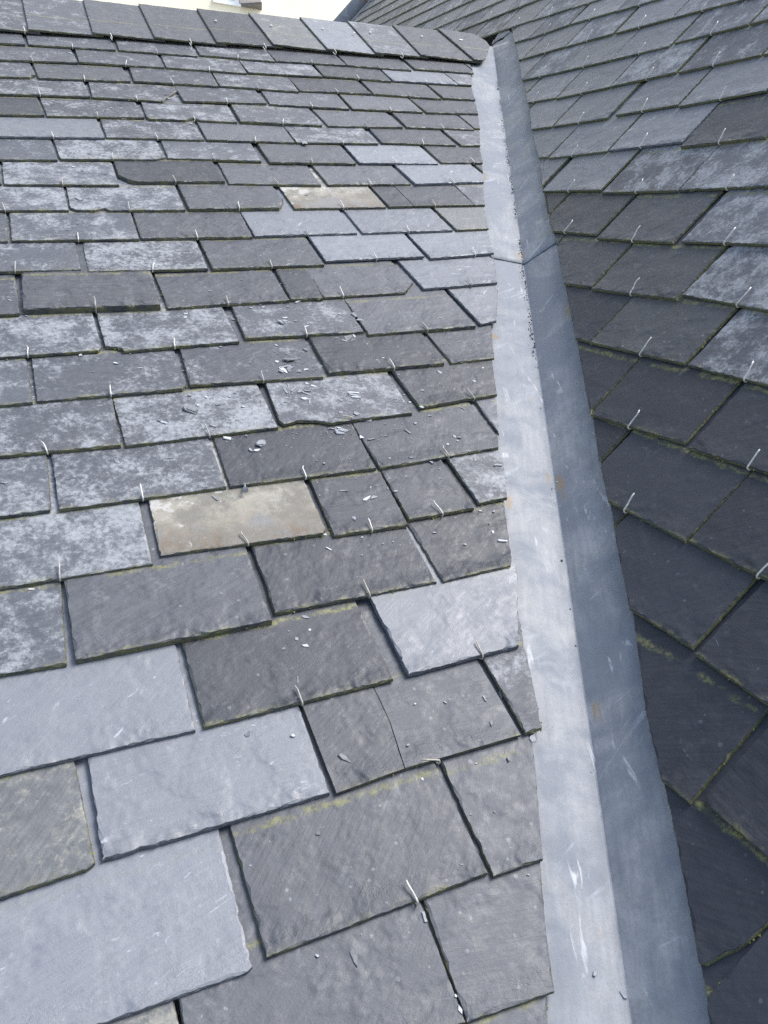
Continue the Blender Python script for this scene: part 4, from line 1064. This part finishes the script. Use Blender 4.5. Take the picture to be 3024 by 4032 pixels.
for k, (hu, hv) in enumerate(CAPH):
    v_, f_ = tube(hook_pts(.02, .003, -.001, .006), .00125, 7)
    o = link('slate_hook', v_, f_, WIRE, mw=SP[1].mat(hu, hv, .010, 0, 0), smooth=True)
    tag(o, 'pale wire hook under the ridge caps, %s from the valley' % ORD[len(CAPH) - k], 'hook', 'wire hooks holding the slates')
# ---------------------------------------------------------------- zinc valley
ZL = -.0125
def bnd(tab, v):
    if v <= tab[0][0]: return tab[0][1]
    for (a, ua), (b, ub) in zip(tab, tab[1:]):
        if v <= b: return ua if b - a < 1e-6 else ua + (ub - ua) * (v - a) / (b - a)
    return tab[-1][1]
vtop1 = VTOP
def smooth_left(v):
    # underside flange edge: a smooth line running under the slates
    return max(bnd(LB, v), bnd(LB, v + .06), bnd(LB, v - .06))
ZT = [(-1.2, 0), (FOLDV, 1), (vtop1, 2)]
def liner(v0, v1, dz, name, label, n, lap=False):
    vs, fs = [], []
    rows = n
    prof = []   # per station, points across: left flange edge, ..., fold, ..., right flange edge
    for i in range(rows + 1):
        v = v0 + (v1 - v0) * i / rows
        F = meet(ZL + dz, ZL + dz, v); 
        uF = SP[1].uvn(F)[0]
        q2 = SP[2].uvn(F); U2, v2_ = q2[0], q2[1]
        eL = bnd(LB, max(v, LB[0][0]))
        if v < LB[0][0]: eL = LB[0][1] + (v - LB[0][0]) * vd[0]
        eL -= .028
        eR = bnd(RB, max(v2_, RB[0][0]))
        if v2_ < RB[0][0]: eR = RB[0][1] + (v2_ - RB[0][0]) * vd[1]
        eR += .028
        wob = noise.noise(Vector((v * 3, 1.7, 0))) * .0012
        row = []; fade = max(0., 1 - i / 8) if lap else 0.
        kL, kR = LAPK
        for t in (0, .25, .5, .75, .93): row.append(SP[1].pt(eL + (uF - eL) * t, v + fade * kL * (uF - eL) * (1 - t), ZL + dz + noise.noise(Vector((v * 6, t * 5, 3.))) * .0012 + wob * t))
        # rounded fold: a narrow fillet
        row.append(SP[1].pt(uF - .0012, v, ZL + dz)); row.append(SP[2].pt(U2 + .0012, v2_, ZL + dz))
        for t in (.1, .3, .55, .8, 1.): row.append(SP[2].pt(U2 + (eR - U2) * t, v2_ + fade * kR * (eR - U2) * t, ZL + dz + noise.noise(Vector((v * 6, t * 5, 9.))) * .0012 + wob * (1 - t)))
        prof.append(row)
    m_ = len(prof[0])
    for r_ in prof: vs += r_
    base = len(vs)
    vs += [p - Vector((0, 0, .0014)) for p in vs]
    for i in range(rows):
        for j in range(m_ - 1):
            a = i * m_ + j; fs.append((a, a + 1, a + m_ + 1, a + m_)); fs.append((base + a, base + a + m_, base + a + m_ + 1, base + a + 1))
    for j in range(m_ - 1): fs.append((j, base + j, base + j + 1, j + 1)); a = rows * m_ + j; fs.append((a, a + 1, base + a + 1, base + a))
    for i in range(rows):
        a = i * m_; fs.append((a, a + m_, base + a + m_, base + a)); a = i * m_ + m_ - 1; fs.append((a, base + a, base + a + m_, a + m_))
    # into a frame lying along the valley so that the streaks run down it
    o0 = meet(ZL, ZL, v0); d = (meet(ZL, ZL, v1) - o0).normalized(); nn = (SP[1].N + SP[2].N).normalized(); xx = d.cross(nn).normalized(); nn = xx.cross(d)
    mt = Matrix((xx, d, nn)).transposed().to_4x4(); mt.translation = o0; inv = mt.inverted()
    o = link(name, [inv @ p for p in vs], fs, ZINC, mw=mt, smooth=True)
    for ed in o.data.edges:     # crisp fold
        a, b = sorted(ed.vertices)
        if b < base and a % m_ == b % m_ and a % m_ in (5, 6): ed.use_edge_sharp = True
    tag(o, label, 'valley flashing', 'zinc sheets lining the roof valley')
    return o
liner(-1.3, FOLDV + .12, 0., 'zinc_valley_sheet', 'long lower zinc sheet lining the valley between the two slate slopes', 90)
liner(FOLDV, vtop1, .0022, 'zinc_valley_sheet', 'upper zinc sheet lapping over the lower one, reaching the ridge', 60, True)
cp = [SP[2].uvn(SP[2].pt(u, v))[:2] for u, v in CAPZ]
pl = pl_local(2, CAPZ2, -.0078, 'zinc_saddle', ZINC, .0014); tag(pl, 'narrow zinc strip folded over the very top of the valley', 'valley flashing', 'zinc sheets lining the roof valley')
o = pl_local(2, CAPZ, -.0104, 'zinc_saddle', ZINC, .0012); tag(o, 'small folded zinc saddle piece closing the top of the valley', 'valley flashing', 'zinc sheets lining the roof valley')
# ---------------------------------------------------------------- verge of the far roof: zinc roll along its left end
def verge():
    o0 = SP[2].pt(UL, 0, 0)
    rt = bpy.data.objects.new('zinc_verge', None); C.objects.link(rt); rt.matrix_world = SP[2].mat(UL, 3.2 * .785 - .4, 0)
    tag(rt, 'grey zinc verge roll along the left end of the far slates', 'verge flashing')
    Lg = 2.6
    v_, f_ = tube([(-.055, -.6, .03), (-.055, Lg, .03)], .055, 16)
    a = link('roll', v_, f_, ZINC, smooth=True); a.parent = rt
    vs = [(-.02, -.6, -.005), (.045, -.6, -.005), (.045, Lg, -.005), (-.02, Lg, -.005), (-.02, -.6, .004), (.045, -.6, .004), (.045, Lg, .004), (-.02, Lg, .004)]
    fb = [(0, 3, 2, 1), (4, 5, 6, 7), (0, 1, 5, 4), (1, 2, 6, 5), (2, 3, 7, 6), (3, 0, 4, 7)]
    a = link('flange', vs, fb, ZINC); a.parent = rt
    for y in (.62, 1.62):
        v_, f_ = tube([(-.055, y, .03), (-.055, y + .03, .03)], .058, 16); a = link('joint_band', v_, f_, ZINC, smooth=True); a.parent = rt
verge()
# ---------------------------------------------------------------- loose slate fragments
def flake(size, seed, T, elong=1.5):
    rnd = random.Random(seed); n = rnd.randint(4, 7); pts = []
    for k in range(n):
        a = 2 * math.pi * k / n + rnd.uniform(-.42, .42); r_ = size / 2 * rnd.uniform(.5, 1.15)
        pts.append((math.cos(a) * r_, math.sin(a) * r_ / elong))
    top = [(x * .93 + rnd.uniform(-.05, .05) * size, y * .88, T + rnd.uniform(-.1, .1) * T) for x, y in pts]
    vs = [(x, y, 0) for x, y in pts] + top
    fs = [tuple(range(n))[::-1], tuple(range(n, 2 * n))] + [(i, (i + 1) % n, (i + 1) % n + n, i + n) for i in range(n)]
    return vs, fs
def stick(L, seed):
    rnd = random.Random(seed); wd = max(.0014, min(.0035, L * rnd.uniform(.22, .34))); T = wd * rnd.uniform(.32, .5)
    xs = [-L / 2, -L * .2, L * .15, L / 2]; vs = []
    for x in xs:
        jy = rnd.uniform(-.12, .12) * wd; ww = wd * rnd.uniform(.8, 1.05) / 2
        vs += [(x + rnd.uniform(-.1, .1) * wd, -ww + jy, 0), (x, ww + jy, 0), (x, ww * .85 + jy, T), (x + rnd.uniform(-.1, .1) * wd, -ww * .85 + jy, T * rnd.uniform(.85, 1.1))]
    fs = [(0, 1, 2, 3), (15, 14, 13, 12)]
    for i in range(3):
        for k in range(4): a = i * 4 + k; b = i * 4 + (k + 1) % 4; fs.append((a, a + 4, b + 4, b))
    return vs, fs
cnt = {}; todo = {}
for k, (u, v, z, ty, L, an, hs) in enumerate(FR):
    rnd = random.Random(k * 7 + 1)
    if hs >= 0: nm = short(*SL[hs][:3])
    elif v > 2.3: nm = 'the ridge caps'
    else: nm = 'the zinc valley'
    L = max(L, .0030) * 1.18
    if ty == 'b' and rnd.random() < .55: g = flake(L * 1.05, k, max(.0006, min(.0012, L * .09)), rnd.uniform(1.9, 2.8)); nme, adj, cat = 'slate_shard', 'slate shard', 'slate shard'
    elif ty == 'b': g = stick(L, k); nme, adj, cat = 'slate_splinter', 'slate splinter', 'slate splinter'
    elif ty == 'f': g = flake(L, k, max(.0006, min(.0012, L * .09)), rnd.uniform(1.1, 1.7)); nme, adj, cat = 'slate_flake', 'slate flake', 'slate flake'
    else:
        g = flake(L, k, .0018, 1.55); g2 = flake(L * .8, k + 50, .0015, 1.9); n0 = len(g[0])
        g = (g[0] + [(x + .001, y - .0006, zz + .0016) for x, y, zz in g2[0]], g[1] + [tuple(i + n0 for i in f) for f in g2[1]])
        nme, adj, cat = 'slate_chunk', 'layered slate chunk', 'slate chunk'
    sz = 'tiny' if L < .0055 else 'small' if L < .009 else 'medium-sized' if L < .014 else 'large'
    mt = FLK['w' if rnd.random() < .3 else 'd' if (rnd.random() < .25 or v > 2.0) else 'f']
    pile = cnt.get((round(u / .012), round(v / .012)), 0); cnt[(round(u / .012), round(v / .012))] = pile + 1
    m = SP[1].mat(u, v, z + .0003 + .0012 * min(pile, 3), an, .052 if hs >= 0 else 0, rnd.gauss(0, .08)) @ Matrix.Rotation(rnd.gauss(0, .08) + (.12 if pile else 0), 4, 'X')
    o = link(nme, g[0], g[1], mt, mw=m)
    todo.setdefault((sz, adj, nm, mt.name), []).append((u, v, o, cat))
TONE = {'slate_flake': 'grey', 'dark_flake': 'dark', 'pale_flake': 'pale'}
for (sz, adj, nm, mn), L_ in todo.items():
    L_.sort(key=lambda q: -q[0])
    for i, (u, v, o, cat) in enumerate(L_):
        lab = '%s %s %s' % (sz, TONE[mn], adj)
        lab += ', ' + ('' if len(L_) == 1 else ORD[i + 1] + ' from valley ') + 'on ' + nm
        tag(o, lab, cat, 'loose slate pieces on the roof')
# ---------------------------------------------------------------- nail with a round head, pushed out from under a course
NAILM = flat('dull_nail', (.25, .26, .27), .45, .5, 200.)
v_, f_ = tube([(0, .02, -.004), (0, .004, .002), (0, -.001, .004)], .0016, 8); n0 = len(v_)
v2_, f2_ = tube([(0, -.0008, .0035), (0.0003, -.0024, .0046)], .0043, 14)
o = link('slate_nail', v_ + v2_, f_ + [tuple(i + n0 for i in f) for f in f2_], NAILM, mw=SP[1].mat(NAIL[0], NAIL[1], .001, -.25, 0), smooth=False)
tag(o, 'dull flat-headed nail sticking out above the brown stained slate', 'nail')
for k, (u, v) in enumerate(CAPN):
    vs, fs = tube([(0, 0, .0), (0, 0, .0018)], .0042, 12)
    o = link('nail_head', vs, fs, WIRE, mw=SP[1].mat(u, v, .0128, 0, 0)); tag(o, 'pale nail head on the ridge caps, %s from the valley' % ORD[len(CAPN) - k], 'nail', 'nail heads on the ridge caps')
vs, fs = flake(.024, 77, .0008, 1.8)
o = link('paint_scrap', vs, fs, WHITE, mw=SP[1].mat(SCRAP[0], SCRAP[1], .0125, 0, 0)); tag(o, 'white scrap stuck on the clipped ridge slate by the valley top', 'scrap')
# ---------------------------------------------------------------- dark grit gathered in the fold of the valley
vs, fs = [], []
rg = random.Random(3)
for k in range(520):
    v = rg.uniform(1.0, 2.5) if rg.random() < .95 else rg.uniform(.2, 1.0)
    if noise.noise(Vector((v * 7, 0, 5))) < -.12: continue
    F = meet(ZL, ZL, v); s_ = rg.uniform(.0006, .0019); off = -abs(rg.gauss(0, .004)) - .001
    dz = .0023 if v > FOLDV else 0
    p = SP[1].pt(SP[1].uvn(F)[0] + off, v, ZL + dz + s_ * .5)
    b0_ = len(vs)
    for dx, dy, dzz in ((1, 0, 0), (-1, 0, 0), (0, 1.5, 0), (0, -1.5, 0), (0, 0, 1), (0, 0, -1)):
        vs.append(p + (SP[1].X * dx * rg.uniform(.5, 1.2) + SP[1].Y * dy * rg.uniform(.6, 1.2) + SP[1].N * dzz * .5) * s_)
    for f in ((0, 2, 4), (2, 1, 4), (1, 3, 4), (3, 0, 4), (2, 0, 5), (1, 2, 5), (3, 1, 5), (0, 3, 5)): fs.append(tuple(i + b0_ for i in f))
tag(link('grit', vs, fs, CRUMB), 'dark grit gathered along the fold of the zinc valley', 'grit', kind='stuff')
# slate dust and crumbs round the broken pieces
vs, fs = [], []
for cu, cv, sp_, n_ in CRUMBS:
    for k in range(n_):
        u = cu + rg.gauss(0, sp_); v = cv + rg.gauss(0, sp_ * .8)
        hb = None
        for s in SL:
            if s[0] != 1: continue
            dy = v - s[5]
            if abs(u - s[4]) < .105 and 0.004 < dy < e: hb = dy if hb is None else min(hb, dy)
        if hb is None: continue
        s_ = rg.uniform(.0005, .0015); p = SP[1].pt(u, v, -hb * .0060 / e + .0004); b0_ = len(vs); an = rg.uniform(0, 6.3)
        X_ = SP[1].X * math.cos(an) + SP[1].Y * math.sin(an); Y_ = SP[1].Y * math.cos(an) - SP[1].X * math.sin(an)
        for dx, dy_ in ((1.3, .1), (.2, .8), (-1.1, .3), (-.5, -.8), (.8, -.6)):
            q = p + (X_ * dx * rg.uniform(.6, 1.2) + Y_ * dy_ * rg.uniform(.5, 1.)) * s_; vs += [q, q + SP[1].N * s_ * .45]
        f = [tuple(b0_ + 2 * i + 1 for i in range(5))] + [(b0_ + 2 * i, b0_ + 2 * ((i + 1) % 5), b0_ + 2 * ((i + 1) % 5) + 1, b0_ + 2 * i + 1) for i in range(5)]
        fs += f
tag(link('slate_crumbs', vs, fs, FLK['f']), 'fine slate crumbs scattered round the broken pieces', 'crumbs', kind='stuff')
# moss tufts along the valley edge of the right slates and in slate joints
vs, fs = [], []
def tuft(p, X_, Y_, N_, s_):
    b0_ = len(vs)
    for dx, dy, dzz in ((1, 0, 0), (-1, 0, 0), (0, 1, 0), (0, -1, 0), (0, 0, 1), (0, 0, -1)):
        vs.append(p + (X_ * dx * rg.uniform(.5, 1.3) + Y_ * dy * rg.uniform(.5, 1.3) + N_ * dzz * rg.uniform(.5, .9)) * s_)
    for f in ((0, 2, 4), (2, 1, 4), (1, 3, 4), (3, 0, 4), (2, 0, 5), (1, 2, 5), (3, 1, 5), (0, 3, 5)): fs.append(tuple(i + b0_ for i in f))
for k in range(9000):
    j = rg.randrange(len(SL)); s = SL[j]
    pl = s[7]; 
    if s[3][0] == 'p' or noise.noise(Vector((s[4] * 3, s[5] * 3, 1.))) < -.25 and s[0] == 1: continue
    n_ = len(pl) // 2; i_ = rg.randrange(n_); a = Vector((pl[2 * i_], pl[2 * i_ + 1])); b = Vector((pl[(2 * i_ + 2) % (2 * n_)], pl[(2 * i_ + 3) % (2 * n_)]))
    t = rg.random(); p = a + (b - a) * t
    if p.y > e: continue
    if noise.noise(Vector((p.x * 18 + j, p.y * 18, 4.))) < (.05 if s[0] == 1 else -.08): continue
    m = SP[s[0]].mat(s[4], s[5], 0, s[6], .052)
    q = m @ Vector((p.x + rg.gauss(0, .0006), p.y + rg.gauss(0, .0006), -.0045 + rg.uniform(0, .002)))
    S_ = SP[s[0]]; tuft(q, S_.X, S_.Y, S_.N, rg.uniform(.0007, .0021))
tag(link('moss', vs, fs, MOSS), 'thin olive moss along the slate edges', 'moss', kind='stuff')
# ---------------------------------------------------------------- cream building beyond the ridge
Mc = Matrix(R)
def ray(px, py): return (Mc @ Vector((px - 1512, -(py - 2016), -FPX))).normalized()
D0 = 14.0
org = Vector((0, 0, CAMZ)) + ray(850, 20) * D0
wd = ray(5184, 767); wd.z = 0; wd.normalize()             # the wall runs this way
up = Vector((0, 0, 1)); wn = wd.cross(up).normalized()
if wn.dot(org - Vector((0, 0, CAMZ))) > 0: wn = -wn       # towards the viewer
bm4 = Matrix((wd, -wn, up)).transposed().to_4x4(); bm4.translation = org; inv = bm4.inverted()
def onwall(px, py, d=0):   # image point -> wall x,z  (d = distance proud of the wall)
    r_ = inv.to_3x3() @ ray(px, py); c_ = inv @ Vector((0, 0, CAMZ)); t = (-d - c_.y) / r_.y; q = c_ + r_ * t; return q.x, q.z
bld = bpy.data.objects.new('apartment_building', None); C.objects.link(bld); bld.matrix_world = bm4
tag(bld, 'cream rendered building with white window and pinkish oriel beyond the ridge', 'building')
def box(x0, x1, y0, y1, z0, z1):
    vs = [(x, y, z) for z in (z0, z1) for x, y in ((x0, y0), (x1, y0), (x1, y1), (x0, y1))]
    return vs, [(0, 3, 2, 1), (4, 5, 6, 7), (0, 1, 5, 4), (1, 2, 6, 5), (2, 3, 7, 6), (3, 0, 4, 7)]
def part(name, b, mat, par=bld):
    o = link(name, b[0], b[1], mat); o.parent = par; return o
x0, z0 = onwall(849, 8); x1, z1 = onwall(937, 22)         # window sill, its two ends
zb = org.z
part('wall', box(-9, 16, 0, 6, -zb, 9), CREAM)
sill = (z0 + z1) / 2
wtop = sill + 1.5
fr = part('window', box(x0 - .02, x1, -.03, .0, sill, wtop), WHITE)
part('pane', box(x0 + .07, (x0 + x1) / 2 - .03, -.045, -.03, sill + .06, wtop - .07), GLASS, fr)
part('pane', box((x0 + x1) / 2 + .03, x1 - .07, -.045, -.03, sill + .06, wtop - .07), GLASS, fr)
part('window_sill', box(x0 - .06, x1 + .03, -.045, .0, sill - .015, sill + .02), WHITE)
# oriel: splayed bay right of the window
xa, za = onwall(940, 24); xb, zb_ = onwall(1026, 24)
dd = .30; zc = za + .03
def prism(pts, z0_, z1_):
    n = len(pts); vs = [(x, y, z0_) for x, y in pts] + [(x, y, z1_) for x, y in pts]
    return vs, [tuple(range(n))[::-1], tuple(range(n, 2 * n))] + [(i, (i + 1) % n, (i + 1) % n + n, i + n) for i in range(n)]
xm = xa + (xb - xa) * .50
part('oriel', prism([(xa, 0), (xm, -dd), (xb, -.0)], zc, zc + 3), PINK)
part('oriel_base', prism([(xa - .02, 0), (xm, -dd - .02), (xb + .02, 0)], zc - .03, zc), flat('dark_soffit', (.16, .15, .14), .8))
dv = Vector((xb - xm, dd)).normalized(); nv = Vector((dv.y, -dv.x))
def side(t0, t1, z0_, z1_, o_):
    L = Vector((xb - xm, dd)).length; a = Vector((xm, -dd)) + dv * L * t0; b = Vector((xm, -dd)) + dv * L * t1
    return prism([(a.x, a.y), (a.x + nv.x * o_, a.y + nv.y * o_), (b.x + nv.x * o_, b.y + nv.y * o_), (b.x, b.y)], z0_, z1_)
ow = part('oriel_window', side(.28, .86, zc + .12, zc + 1.5, .02), WHITE)
part('pane', side(.40, .74, zc + .2, zc + 1.4, .03), GLASS, ow)
